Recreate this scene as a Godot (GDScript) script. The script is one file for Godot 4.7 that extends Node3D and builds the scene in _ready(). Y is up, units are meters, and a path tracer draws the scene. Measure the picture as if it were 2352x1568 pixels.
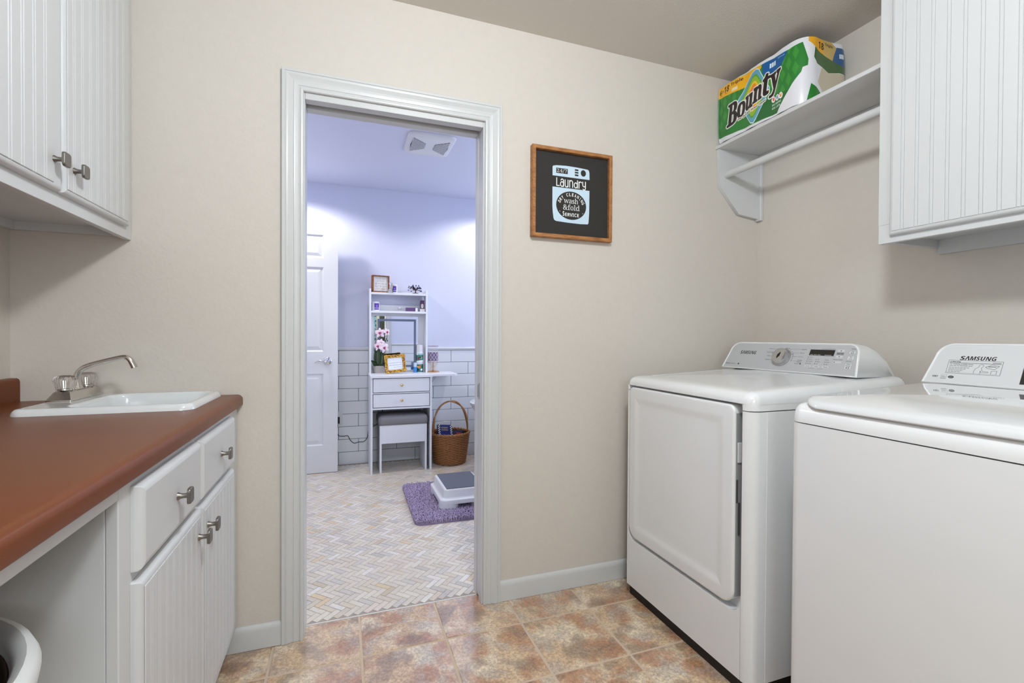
extends Node3D
# A laundry room looking through a doorway into a lavender bathroom. Metres, y up. The doorway wall's laundry face is z = 0.

const CEIL := 2.459
const XL := -0.77
const XR := 2.277
const ZB := 3.2
const BATH := -2.5
const LAUNDRY_LIGHT := 1.9
const LAUNDRY_COLOR := Color(0.95, 0.98, 1.0)
const FILL_WINDOW_LIGHT := 1.3
const DAYLIGHT := Color(0.86, 0.92, 1.0)
const BATH_WINDOW_LIGHT := 1.95
const BATH_LIGHT := 1.4
const BATH_COLOR := Color(1.0, 0.985, 0.965)

var taken := {}
var mats := {}
var fonts := {}
var rng := RandomNumberGenerator.new()

func _ready():
	rng.seed = 20240607
	build_camera_and_light()
	make_materials()
	build_laundry_shell()
	build_bathroom_shell()
	build_doorway()
	build_left_side()
	build_right_side()
	build_bathroom_things()

func build_camera_and_light():
	var cam := Camera3D.new()
	cam.name = "camera"
	cam.fov = 71.787
	cam.near = 0.02
	cam.position = Vector3(0.21076, 1.13741, 1.92059)
	cam.rotation_order = EULER_ORDER_YXZ
	cam.rotation_degrees = Vector3(-0.5583, -19.7254, 0.3169)
	add_child(cam)
	cam.current = true
	var we := WorldEnvironment.new()
	we.name = "environment"
	var e := Environment.new()
	e.background_mode = Environment.BG_COLOR
	e.background_color = Color(0.05, 0.05, 0.055)
	e.tonemap_mode = Environment.TONE_MAPPER_LINEAR
	e.tonemap_exposure = 1.0
	e.sdfgi_enabled = true
	e.ssao_enabled = true
	e.ssil_enabled = true
	we.environment = e
	add_child(we)

# ---------------------------------------------------------------- mesh building
class MB:
	var v := PackedVector3Array()
	var n := PackedVector3Array()
	var uv := PackedVector2Array()
	var col := PackedColorArray()
	var xf := Transform3D.IDENTITY
	var tint := Color.WHITE
	var tinted := false

	func tri(a: Vector3, b: Vector3, c: Vector3, na: Vector3, nb: Vector3, nc: Vector3, ua := Vector2.ZERO, ub := Vector2.ZERO, uc := Vector2.ZERO) -> void:
		a = xf * a; b = xf * b; c = xf * c
		na = (xf.basis * na).normalized(); nb = (xf.basis * nb).normalized(); nc = (xf.basis * nc).normalized()
		if (b - a).cross(c - a).dot(na + nb + nc) > 0.0:
			var t := b; b = c; c = t
			t = nb; nb = nc; nc = t
			var s := ub; ub = uc; uc = s
		v.append(a); v.append(b); v.append(c)
		n.append(na); n.append(nb); n.append(nc)
		uv.append(ua); uv.append(ub); uv.append(uc)
		if tinted:
			col.append(tint); col.append(tint); col.append(tint)

	# flat convex polygon facing away from ref
	func face(pts: Array, ref: Vector3, uvs := []) -> void:
		var nn: Vector3 = (pts[1] - pts[0]).cross(pts[2] - pts[0])
		if nn.length_squared() < 1e-16 and pts.size() > 3:
			nn = (pts[2] - pts[0]).cross(pts[3] - pts[0])
		nn = nn.normalized()
		if nn.dot(pts[0] - ref) < 0.0: nn = -nn
		for i in range(1, pts.size() - 1):
			if uvs.size() > 0: tri(pts[0], pts[i], pts[i + 1], nn, nn, nn, uvs[0], uvs[i], uvs[i + 1])
			else: tri(pts[0], pts[i], pts[i + 1], nn, nn, nn)

	func span(a: Vector3, b: Vector3, ch := 0.0) -> void:
		var lo := Vector3(minf(a.x, b.x), minf(a.y, b.y), minf(a.z, b.z))
		var hi := Vector3(maxf(a.x, b.x), maxf(a.y, b.y), maxf(a.z, b.z))
		cbox((lo + hi) / 2.0, hi - lo, ch)

	func cbox(c: Vector3, s: Vector3, ch := 0.0) -> void:
		var h := s / 2.0
		ch = minf(ch, minf(h.x, minf(h.y, h.z)) * 0.95)
		var k := h - Vector3(ch, ch, ch)
		for ax in 3:
			var u := (ax + 1) % 3
			var w := (ax + 2) % 3
			for sg in [-1.0, 1.0]:
				var q := []
				for d in [[-1.0, -1.0], [1.0, -1.0], [1.0, 1.0], [-1.0, 1.0]]:
					var p := Vector3.ZERO
					p[ax] = sg * h[ax]; p[u] = d[0] * k[u]; p[w] = d[1] * k[w]
					q.append(c + p)
				face(q, c)
			if ch > 0.0:
				for su in [-1.0, 1.0]:
					for sw in [-1.0, 1.0]:
						var q := []
						for e in [-1.0, 1.0]:
							var p := Vector3.ZERO
							p[ax] = e * k[ax]; p[u] = su * h[u]; p[w] = sw * k[w]
							var r := Vector3.ZERO
							r[ax] = e * k[ax]; r[u] = su * k[u]; r[w] = sw * h[w]
							if e < 0.0: q.append(c + p); q.append(c + r)
							else: q.append(c + r); q.append(c + p)
						face(q, c)
		if ch > 0.0:
			for sx in [-1.0, 1.0]:
				for sy in [-1.0, 1.0]:
					for sz in [-1.0, 1.0]:
						face([c + Vector3(sx * h.x, sy * k.y, sz * k.z), c + Vector3(sx * k.x, sy * h.y, sz * k.z), c + Vector3(sx * k.x, sy * k.y, sz * h.z)], c)

	# smooth grid of points; closed joins the last column to the first; sign fixes the side, 0 = away from the centroid
	func grid(rows: Array, closed := false, side := 0, uvs := []) -> void:
		var R := rows.size()
		var C: int = rows[0].size()
		var cc := C if closed else C - 1
		var nor := []
		var mid := Vector3.ZERO
		for r in R:
			var a := PackedVector3Array(); a.resize(C); nor.append(a)
			for c in C: mid += rows[r][c]
		mid /= float(R * C)
		var s := 0.0
		for r in R - 1:
			for c in cc:
				var d := (c + 1) % C
				var p0: Vector3 = rows[r][c]
				var p1: Vector3 = rows[r][d]
				var p2: Vector3 = rows[r + 1][d]
				var p3: Vector3 = rows[r + 1][c]
				var g := (p2 - p0).cross(p3 - p1)
				nor[r][c] += g; nor[r][d] += g; nor[r + 1][d] += g; nor[r + 1][c] += g
				s += g.dot((p0 + p2) * 0.5 - mid)
		var f := 1.0
		if side == 0: f = 1.0 if s > 0.0 else -1.0
		else: f = float(side)
		for r in R:
			for c in C: nor[r][c] = (nor[r][c] * f).normalized()
		for r in R - 1:
			for c in cc:
				var d := (c + 1) % C
				var u0 := Vector2.ZERO; var u1 := Vector2.ZERO; var u2 := Vector2.ZERO; var u3 := Vector2.ZERO
				if uvs.size() > 0:
					u0 = uvs[r][c]; u1 = uvs[r][d]; u2 = uvs[r + 1][d]; u3 = uvs[r + 1][c]
				var p0: Vector3 = rows[r][c]
				var p1: Vector3 = rows[r][d]
				var p2: Vector3 = rows[r + 1][d]
				var p3: Vector3 = rows[r + 1][c]
				if (p1 - p0).cross(p2 - p0).length_squared() > 1e-18:
					tri(p0, p1, p2, nor[r][c], nor[r][d], nor[r + 1][d], u0, u1, u2)
				if (p2 - p0).cross(p3 - p0).length_squared() > 1e-18:
					tri(p0, p2, p3, nor[r][c], nor[r + 1][d], nor[r + 1][c], u0, u2, u3)

	# flat cap over a ring (star-shaped round its mean)
	func cap(ring: Array, towards: Vector3, uvs := []) -> void:
		var m := Vector3.ZERO
		for p in ring: m += p
		m /= float(ring.size())
		var um := Vector2.ZERO
		for q in uvs: um += q
		if uvs.size() > 0: um /= float(uvs.size())
		var nn := towards.normalized()
		for i in ring.size():
			var j := (i + 1) % ring.size()
			if uvs.size() > 0: tri(m, ring[i], ring[j], nn, nn, nn, um, uvs[i], uvs[j])
			else: tri(m, ring[i], ring[j], nn, nn, nn)

	# profile of (radius, height), turned round y at 'at'; flutes scallop the wall
	func lathe(prof: Array, at := Vector3.ZERO, seg := 24, flutes := 0, depth := 0.0) -> void:
		var groups := [[prof[0]]]
		for i in range(1, prof.size()):
			groups[-1].append(prof[i])
			if i < prof.size() - 1:
				var d0: Vector2 = (prof[i] - prof[i - 1]).normalized()
				var d1: Vector2 = (prof[i + 1] - prof[i]).normalized()
				if d0.dot(d1) < 0.72: groups.append([prof[i]])
		var mid := 0.0
		for p in prof: mid += p.y
		mid /= float(prof.size())
		for g in groups:
			var rows := []
			for p in g:
				var ring := PackedVector3Array()
				for k in seg:
					var t := TAU * k / seg
					var r: float = p.x
					if flutes > 0: r *= 1.0 - depth * (0.5 + 0.5 * cos(t * flutes))
					ring.append(at + Vector3(cos(t) * r, p.y, sin(t) * r))
				rows.append(ring)
			# outward side: profile runs upward on the outside
			var d: Vector2 = g[-1] - g[0]
			var nr := Vector2(d.y, -d.x)
			# normal of the turned wall: decide by winding of the whole profile
			grid(rows, true, 1 if wind(prof) else -1)

	func wind(prof: Array) -> bool:
		var a := 0.0
		var q := prof.duplicate()
		q.append(Vector2(0, prof[-1].y)); q.push_front(Vector2(0, prof[0].y))
		for i in q.size():
			var p0: Vector2 = q[i]
			var p1: Vector2 = q[(i + 1) % q.size()]
			a += p0.x * p1.y - p1.x * p0.y
		return a < 0.0

	func tube(path: Array, rad, seg := 10, caps := true, flat := 1.0) -> void:
		var rows := []
		var up := Vector3.UP
		var side := Vector3.ZERO
		for i in path.size():
			var t: Vector3
			if i == 0: t = path[1] - path[0]
			elif i == path.size() - 1: t = path[i] - path[i - 1]
			else: t = (path[i] - path[i - 1]).normalized() + (path[i + 1] - path[i]).normalized()
			t = t.normalized()
			if side == Vector3.ZERO:
				up = Vector3.UP if absf(t.y) < 0.9 else Vector3.RIGHT
				side = t.cross(up).normalized()
			else:
				side = (side - t * side.dot(t)).normalized()
			var w := side.cross(t).normalized()
			var r: float = rad[i] if rad is Array else rad
			var ring := PackedVector3Array()
			for k in seg:
				var a := TAU * k / seg
				ring.append(path[i] + side * cos(a) * r + w * sin(a) * r * flat)
			rows.append(ring)
		grid(rows, true, 1 if tube_side(rows, path) else -1)
		if caps:
			cap(Array(rows[0]), path[0] - path[1])
			cap(Array(rows[-1]), path[-1] - path[-2])

	func tube_side(rows: Array, path: Array) -> bool:
		var p0: Vector3 = rows[0][0]
		var p1: Vector3 = rows[0][1]
		var p2: Vector3 = rows[1][1]
		var p3: Vector3 = rows[1][0]
		return (p2 - p0).cross(p3 - p1).dot((p0 + p2) * 0.5 - (path[0] + path[1]) * 0.5) > 0.0

	# polygon in x,y pushed from z0 to z1, flat sides (smooth where the outline turns little)
	func extrude(poly: PackedVector2Array, z0: float, z1: float, uvk := 0.0) -> void:
		var idx := Geometry2D.triangulate_polygon(poly)
		for i in range(0, idx.size(), 3):
			for s in [[z0, Vector3(0, 0, -1)], [z1, Vector3(0, 0, 1)]]:
				var z: float = s[0]
				var q := []
				for k in 3: q.append(Vector3(poly[idx[i + k]].x, poly[idx[i + k]].y, z))
				var nn: Vector3 = s[1] * signf(z1 - z0)
				tri(q[0], q[1], q[2], nn, nn, nn, poly[idx[i]] * uvk, poly[idx[i + 1]] * uvk, poly[idx[i + 2]] * uvk)
		var area := 0.0
		for i in poly.size():
			area += poly[i].cross(poly[(i + 1) % poly.size()])
		var sg := 1.0 if area > 0.0 else -1.0
		var en := []
		for i in poly.size():
			var d: Vector2 = (poly[(i + 1) % poly.size()] - poly[i]).normalized()
			en.append(Vector2(d.y, -d.x) * sg)
		for i in poly.size():
			var j := (i + 1) % poly.size()
			var h := (i + poly.size() - 1) % poly.size()
			var e0: Vector2 = en[i]
			var na: Vector2 = e0 + en[h] if e0.dot(en[h]) > 0.75 else e0
			var nb: Vector2 = e0 + en[j] if e0.dot(en[j]) > 0.75 else e0
			var n3 := Vector3(na.x, na.y, 0).normalized()
			var m3 := Vector3(nb.x, nb.y, 0).normalized()
			var a := Vector3(poly[i].x, poly[i].y, z0)
			var b := Vector3(poly[j].x, poly[j].y, z0)
			var c := Vector3(poly[j].x, poly[j].y, z1)
			var d := Vector3(poly[i].x, poly[i].y, z1)
			tri(a, b, c, n3, m3, m3)
			tri(a, c, d, n3, m3, n3)

	# plate in x,y (rounded outline) from z = 0 to t, its front edge rounded over by bev; domed raises the middle
	func slab(w: float, h: float, t: float, r: float, bev: float, at := Vector3.ZERO, uv_on := false, seg := 4) -> void:
		var rows := []
		rows.append(ring_rr(w, h, r, 0.0, at, seg))
		rows.append(ring_rr(w, h, r, 0.0, at + Vector3(0, 0, maxf(t - bev, 0.0)), seg))
		cap(rows[0], Vector3(0, 0, -1))
		grid(rows, true)
		rows = []
		var k := 4
		for i in k + 1:
			var a := PI / 2.0 * i / k
			rows.append(ring_rr(w, h, r, bev * (1.0 - cos(a)), at + Vector3(0, 0, t - bev + bev * sin(a)), seg))
		if bev > 0.0: grid(rows, true)
		var top: Array = rows[-1]
		var uvs := []
		if uv_on:
			for p in top: uvs.append(Vector2((p.x - at.x) / w + 0.5, 0.5 - (p.y - at.y) / h))
		cap(top, Vector3(0, 0, 1), uvs)

	static func ring_rr(w: float, h: float, rad: float, inset: float, at: Vector3, seg := 4, top_rad := -1.0) -> Array:
		var out := []
		var hw := w / 2.0 - inset
		var hh := h / 2.0 - inset
		for q in 4:
			var r := clampf((top_rad if top_rad >= 0.0 and q < 2 else rad) - inset, 0.0004, minf(hw, hh))
			var cx: float = [1.0, -1.0, -1.0, 1.0][q] * (hw - r)
			var cy: float = [1.0, 1.0, -1.0, -1.0][q] * (hh - r)
			for i in seg + 1:
				var a := PI / 2.0 * (q + float(i) / seg)
				out.append(at + Vector3(cx + cos(a) * r, cy + sin(a) * r, 0))
		return out

	func mesh() -> ArrayMesh:
		var arr := []
		arr.resize(Mesh.ARRAY_MAX)
		arr[Mesh.ARRAY_VERTEX] = v
		arr[Mesh.ARRAY_NORMAL] = n
		arr[Mesh.ARRAY_TEX_UV] = uv
		if tinted: arr[Mesh.ARRAY_COLOR] = col
		var m := ArrayMesh.new()
		m.add_surface_from_arrays(Mesh.PRIMITIVE_TRIANGLES, arr)
		return m

# ---------------------------------------------------------------- printed surfaces
class Print:
	var im: Image
	var k := 1.0
	var o := Vector2.ZERO
	var W := 0
	var H := 0
	# covers origin .. origin + size in metres (y up), px pixels per metre, drawn at twice that and halved
	func _init(origin: Vector2, size: Vector2, px: float, base: Color) -> void:
		k = px * 2.0
		W = int(ceil(size.x * k / 2.0)) * 2
		H = int(ceil(size.y * k / 2.0)) * 2
		o = Vector2(origin.x, origin.y + size.y)
		im = Image.create(W, H, false, Image.FORMAT_RGB8)
		im.fill(base)
	func P(p: Vector2) -> Vector2:
		return Vector2((p.x - o.x) * k, (o.y - p.y) * k)
	func poly(pts: Array, c: Color) -> void:
		polys([pts], c)
	func polys(contours: Array, c: Color) -> void:
		var segs := []
		var y0 := 1e9
		var y1 := -1e9
		for ct in contours:
			for i in ct.size():
				var a := P(ct[i])
				var b := P(ct[(i + 1) % ct.size()])
				segs.append([a, b])
				y0 = minf(y0, minf(a.y, b.y)); y1 = maxf(y1, maxf(a.y, b.y))
		for y in range(maxi(0, int(floor(y0))), mini(H, int(ceil(y1)) + 1)):
			var yy := y + 0.5
			var xs := []
			for s in segs:
				var a: Vector2 = s[0]
				var b: Vector2 = s[1]
				if (a.y <= yy) != (b.y <= yy): xs.append(a.x + (b.x - a.x) * (yy - a.y) / (b.y - a.y))
			xs.sort()
			for i in range(0, xs.size() - 1, 2): row(y, xs[i], xs[i + 1], c)
	func row(y: int, xa: float, xb: float, c: Color) -> void:
		var a := clampi(int(round(xa)), 0, W)
		var b := clampi(int(round(xb)), 0, W)
		if b > a: im.fill_rect(Rect2i(a, y, b - a, 1), c)
	func rect(x0: float, y0: float, x1: float, y1: float, c: Color) -> void:
		poly([Vector2(x0, y0), Vector2(x1, y0), Vector2(x1, y1), Vector2(x0, y1)], c)
	func oval(c: Vector2, rx: float, ry: float, colr: Color, n := 40) -> void:
		var q := []
		for i in n: q.append(c + Vector2(cos(TAU * i / n) * rx, sin(TAU * i / n) * ry))
		poly(q, colr)
	func line(pts: Array, w: float, c: Color, closed := false) -> void:
		var m := pts.size() if closed else pts.size() - 1
		for i in m:
			var a: Vector2 = pts[i]
			var b: Vector2 = pts[(i + 1) % pts.size()]
			var d := (b - a).normalized() * w / 2.0
			var s := Vector2(-d.y, d.x)
			poly([a + s - d * 0.4, b + s + d * 0.4, b - s + d * 0.4, a - s - d * 0.4], c)
	# lettering fitted into w by h round c; slant leans it, rise lifts its right end, turn rotates it
	func text(s: String, f: Font, c: Vector2, w: float, h: float, colr: Color, slant := 0.0, rise := 0.0, turn := 0.0, grow := 0.0) -> void:
		var t := TextMesh.new()
		t.font = f; t.text = s; t.font_size = 64; t.pixel_size = 0.01; t.depth = 0.0
		if t.get_surface_count() == 0: return
		var a := t.get_mesh_arrays()
		var v: PackedVector3Array = a[Mesh.ARRAY_VERTEX]
		var ix: PackedInt32Array = a[Mesh.ARRAY_INDEX]
		var lo := Vector2(1e9, 1e9)
		var hi := -lo
		for p in v:
			lo = Vector2(minf(lo.x, p.x), minf(lo.y, p.y)); hi = Vector2(maxf(hi.x, p.x), maxf(hi.y, p.y))
		if hi.x <= lo.x: return
		if h <= 0.0: h = w * (hi.y - lo.y) / (hi.x - lo.x)
		if w <= 0.0: w = h * (hi.x - lo.x) / (hi.y - lo.y)
		var sc := Vector2(w / (hi.x - lo.x), h / (hi.y - lo.y))
		var mid := (lo + hi) / 2.0
		var pts := PackedVector2Array()
		for p in v:
			var q := (Vector2(p.x, p.y) - mid) * sc
			q = Vector2(q.x + q.y * slant, q.y + q.x * rise)
			pts.append(P(c + q.rotated(turn)))
		var offs := [Vector2.ZERO]
		if grow > 0.0:
			for i in 12: offs.append(Vector2.from_angle(TAU * i / 12) * grow * k)
		for of in offs:
			for i in range(0, ix.size(), 3): tri(pts[ix[i]] + of, pts[ix[i + 1]] + of, pts[ix[i + 2]] + of, colr)
	func tri(a: Vector2, b: Vector2, c: Vector2, colr: Color) -> void:
		var y0 := minf(a.y, minf(b.y, c.y))
		var y1 := maxf(a.y, maxf(b.y, c.y))
		for y in range(maxi(0, int(floor(y0))), mini(H, int(ceil(y1)) + 1)):
			var yy := y + 0.5
			var xa := 1e9
			var xb := -1e9
			for s in [[a, b], [b, c], [c, a]]:
				var p: Vector2 = s[0]
				var q: Vector2 = s[1]
				if (p.y <= yy) != (q.y <= yy):
					var x := p.x + (q.x - p.x) * (yy - p.y) / (q.y - p.y)
					xa = minf(xa, x); xb = maxf(xb, x)
			if xb > xa: row(y, xa, xb, colr)
	func tex() -> ImageTexture:
		im.resize(W / 2, H / 2, Image.INTERPOLATE_BILINEAR)
		im.generate_mipmaps()
		return ImageTexture.create_from_image(im)

func font(nm: String, bold := false) -> Font:
	var key := nm + str(bold)
	if not fonts.has(key):
		var f := SystemFont.new()
		f.font_names = PackedStringArray([nm])
		f.font_weight = 700 if bold else 400
		fonts[key] = f
	return fonts[key]

# ---------------------------------------------------------------- nodes
func numbered(called: String, parent: Node) -> String:
	var key := str(parent.get_instance_id()) + called
	var k: int = taken.get(key, 0)
	taken[key] = k + 1
	return called if k == 0 else "%s_%03d" % [called, k]

func put(o: Node3D, called: String, parent: Node) -> Node3D:
	o.name = numbered(called, parent)
	parent.add_child(o, true)
	return o

func obj(called: String, b, m: Material, parent: Node = self) -> MeshInstance3D:
	var o := MeshInstance3D.new()
	var me: Mesh = b.mesh() if b is MB else b
	o.mesh = me
	o.material_override = m
	put(o, called, parent)
	return o

func tag(o: Node, label: String, category: String, group := "", kind := "") -> Node:
	o.set_meta("label", label)
	o.set_meta("category", category)
	if group != "": o.set_meta("group", group)
	if kind != "": o.set_meta("kind", kind)
	return o

func thing(called: String, label: String, category: String, at := Vector3.ZERO, turn := 0.0, group := "") -> Node3D:
	var o := Node3D.new()
	put(o, called, self)
	o.position = at
	o.rotation.y = turn
	tag(o, label, category, group)
	return o

func struct(called: String, b, m: Material, label: String, category: String) -> MeshInstance3D:
	var o := obj(called, b, m)
	tag(o, label, category, "", "structure")
	return o

func c8(r: int, g: int, b: int) -> Color:
	return Color(r / 255.0, g / 255.0, b / 255.0)

func mat(c: Color, rough := 0.5, metal := 0.0) -> StandardMaterial3D:
	var m := StandardMaterial3D.new()
	m.albedo_color = c
	m.roughness = rough
	m.metallic = metal
	return m

func noise_tex(size: int, freq: float, ramp: Array, sd := 1, oct := 4, normal := false, bump := 4.0, kind := FastNoiseLite.TYPE_SIMPLEX_SMOOTH) -> NoiseTexture2D:
	var t := NoiseTexture2D.new()
	t.width = size; t.height = size; t.seamless = true; t.generate_mipmaps = true
	var f := FastNoiseLite.new()
	f.noise_type = kind; f.frequency = freq; f.fractal_octaves = oct; f.seed = sd
	t.noise = f
	if normal:
		t.as_normal_map = true; t.bump_strength = bump
	elif ramp.size() > 0:
		var g := Gradient.new()
		var offs := PackedFloat32Array(); var cs := PackedColorArray()
		for q in ramp: offs.append(q[0]); cs.append(q[1])
		g.offsets = offs; g.colors = cs
		t.color_ramp = g
	return t

func triplanar(m: StandardMaterial3D, scale: float, world := true) -> StandardMaterial3D:
	m.uv1_triplanar = true
	m.uv1_world_triplanar = world
	m.uv1_scale = Vector3(scale, scale, scale)
	return m

# ---------------------------------------------------------------- materials
func make_materials():
	var orange_peel := noise_tex(512, 0.05, [], 3, 3, true, 1.2)
	var m := triplanar(mat(c8(214, 207, 198), 0.62), 2.2)
	m.albedo_texture = noise_tex(512, 0.02, [[0.0, Color(0.988, 0.988, 0.988)], [1.0, Color(1, 1, 1)]], 5, 5)
	m.normal_enabled = true; m.normal_texture = orange_peel; m.normal_scale = 0.25
	mats.beige = m
	m = triplanar(mat(c8(218, 211, 203), 0.8), 3.0)
	m.normal_enabled = true; m.normal_texture = noise_tex(512, 0.06, [], 9, 4, true, 2.0); m.normal_scale = 0.3
	mats.beige_ceiling = m
	m = triplanar(mat(c8(213, 216, 236), 0.55), 2.2)
	m.normal_enabled = true; m.normal_texture = orange_peel; m.normal_scale = 0.2
	mats.lavender = m
	mats.white_trim = mat(c8(208, 209, 209), 0.32)
	mats.white_paint = mat(c8(211, 212, 213), 0.38)
	mats.under_white = mat(c8(208, 210, 211), 0.5)
	mats.appliance = mat(c8(231, 232, 233), 0.22)
	mats.appliance.clearcoat_enabled = true; mats.appliance.clearcoat = 0.6; mats.appliance.clearcoat_roughness = 0.06
	mats.appliance_matt = mat(c8(214, 215, 216), 0.35)
	mats.lid_gloss = mat(c8(218, 219, 220), 0.06)
	mats.lid_gloss.clearcoat_enabled = true; mats.lid_gloss.clearcoat = 1.0; mats.lid_gloss.clearcoat_roughness = 0.02
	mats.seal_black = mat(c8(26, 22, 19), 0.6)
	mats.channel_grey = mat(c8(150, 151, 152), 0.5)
	mats.nickel = mat(c8(138, 134, 129), 0.38, 1.0)
	mats.chrome = mat(c8(214, 210, 204), 0.12, 1.0)
	mats.bright_chrome = mat(c8(225, 225, 226), 0.08, 1.0)
	mats.acrylic = mat(Color(0.98, 0.98, 0.98, 0.02), 0.02)
	mats.acrylic.refraction_enabled = true; mats.acrylic.refraction_scale = 0.05
	mats.porcelain = mat(c8(226, 229, 231), 0.14)
	mats.porcelain.clearcoat_enabled = true; mats.porcelain.clearcoat = 0.7; mats.porcelain.clearcoat_roughness = 0.05
	# laminate worktop: reddish brown with a fine fleck
	m = triplanar(mat(Color.WHITE, 0.3), 11.0)
	m.albedo_texture = noise_tex(512, 0.16, [[0.0, c8(98, 53, 30)], [0.45, c8(114, 64, 38)], [0.6, c8(119, 68, 40)], [1.0, c8(134, 80, 49)]], 21, 5)
	m.metallic_specular = 0.25
	mats.laminate = m
	mats.grout_tan = mat(c8(204, 184, 162), 0.85)
	mats.grout_grey = mat(c8(168, 158, 150), 0.9)
	mats.grout_dark = mat(c8(90, 94, 106), 0.9)
	mats.wall_tile = mat(c8(226, 229, 234), 0.12)
	mats.bath_white = mat(c8(222, 223, 225), 0.35)
	mats.vanity_white = mat(c8(230, 232, 238), 0.4)
	mats.bin = mat(c8(222, 222, 220), 0.4)
	mats.liner = mat(c8(58, 46, 38), 0.6)
	mats.tile_vinyl = mat(Color.WHITE, 0.2)
	mats.tile_vinyl.albedo_texture = slate_texture()
	mats.tile_vinyl.clearcoat_enabled = true; mats.tile_vinyl.clearcoat = 1.0; mats.tile_vinyl.clearcoat_roughness = 0.14
	mats.tile_vinyl.metallic_specular = 0.65
	mats.tile_vinyl.normal_enabled = true
	mats.tile_vinyl.normal_texture = noise_tex(512, 0.05, [], 31, 5, true, 3.0)
	mats.tile_vinyl.normal_scale = 0.15

func slate_texture() -> ImageTexture:
	var S := 1024
	var im := Image.create(S, S, false, Image.FORMAT_RGB8)
	var a := FastNoiseLite.new(); a.seed = 4; a.frequency = 0.0046; a.fractal_octaves = 3; a.fractal_gain = 0.45
	var b := FastNoiseLite.new(); b.seed = 17; b.frequency = 0.0048; b.fractal_octaves = 4; b.fractal_gain = 0.5
	var c := FastNoiseLite.new(); c.seed = 29; c.frequency = 0.0056; c.fractal_octaves = 4; c.fractal_gain = 0.5
	var d := FastNoiseLite.new(); d.seed = 43; d.frequency = 0.06; d.fractal_octaves = 4; d.fractal_gain = 0.75
	var e := FastNoiseLite.new(); e.seed = 51; e.frequency = 0.045; e.fractal_type = FastNoiseLite.FRACTAL_RIDGED; e.fractal_octaves = 3
	e.domain_warp_enabled = true; e.domain_warp_amplitude = 25.0; e.domain_warp_frequency = 0.02
	var tan := c8(212, 180, 144)
	var cream := c8(232, 214, 186)
	var rust := c8(178, 124, 90)
	var dark := c8(126, 106, 92)
	var grey := c8(178, 168, 160)
	for y in S:
		for x in S:
			var p := tan
			p = p.lerp(cream, smoothstep(-0.1, 0.5, a.get_noise_2d(x, y)) * 0.9)
			p = p.lerp(rust, smoothstep(-0.15, 0.5, b.get_noise_2d(x, y)) * 0.8)
			var q := c.get_noise_2d(x, y)
			p = p.lerp(grey, smoothstep(0.0, 0.5, q) * 0.55)
			p = p.lerp(dark, smoothstep(0.02, 0.55, -q) * 0.55)
			p = p * (1.0 + 0.27 * d.get_noise_2d(x, y))
			var r := e.get_noise_2d(x, y)
			p = p.lerp(c8(92, 76, 66), smoothstep(0.45, 0.95, r) * 0.35)
			p = p.lerp(c8(232, 218, 198), smoothstep(0.5, 0.95, -r) * 0.22)
			im.set_pixel(x, y, p.clamp())
	im.generate_mipmaps()
	return ImageTexture.create_from_image(im)

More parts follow.
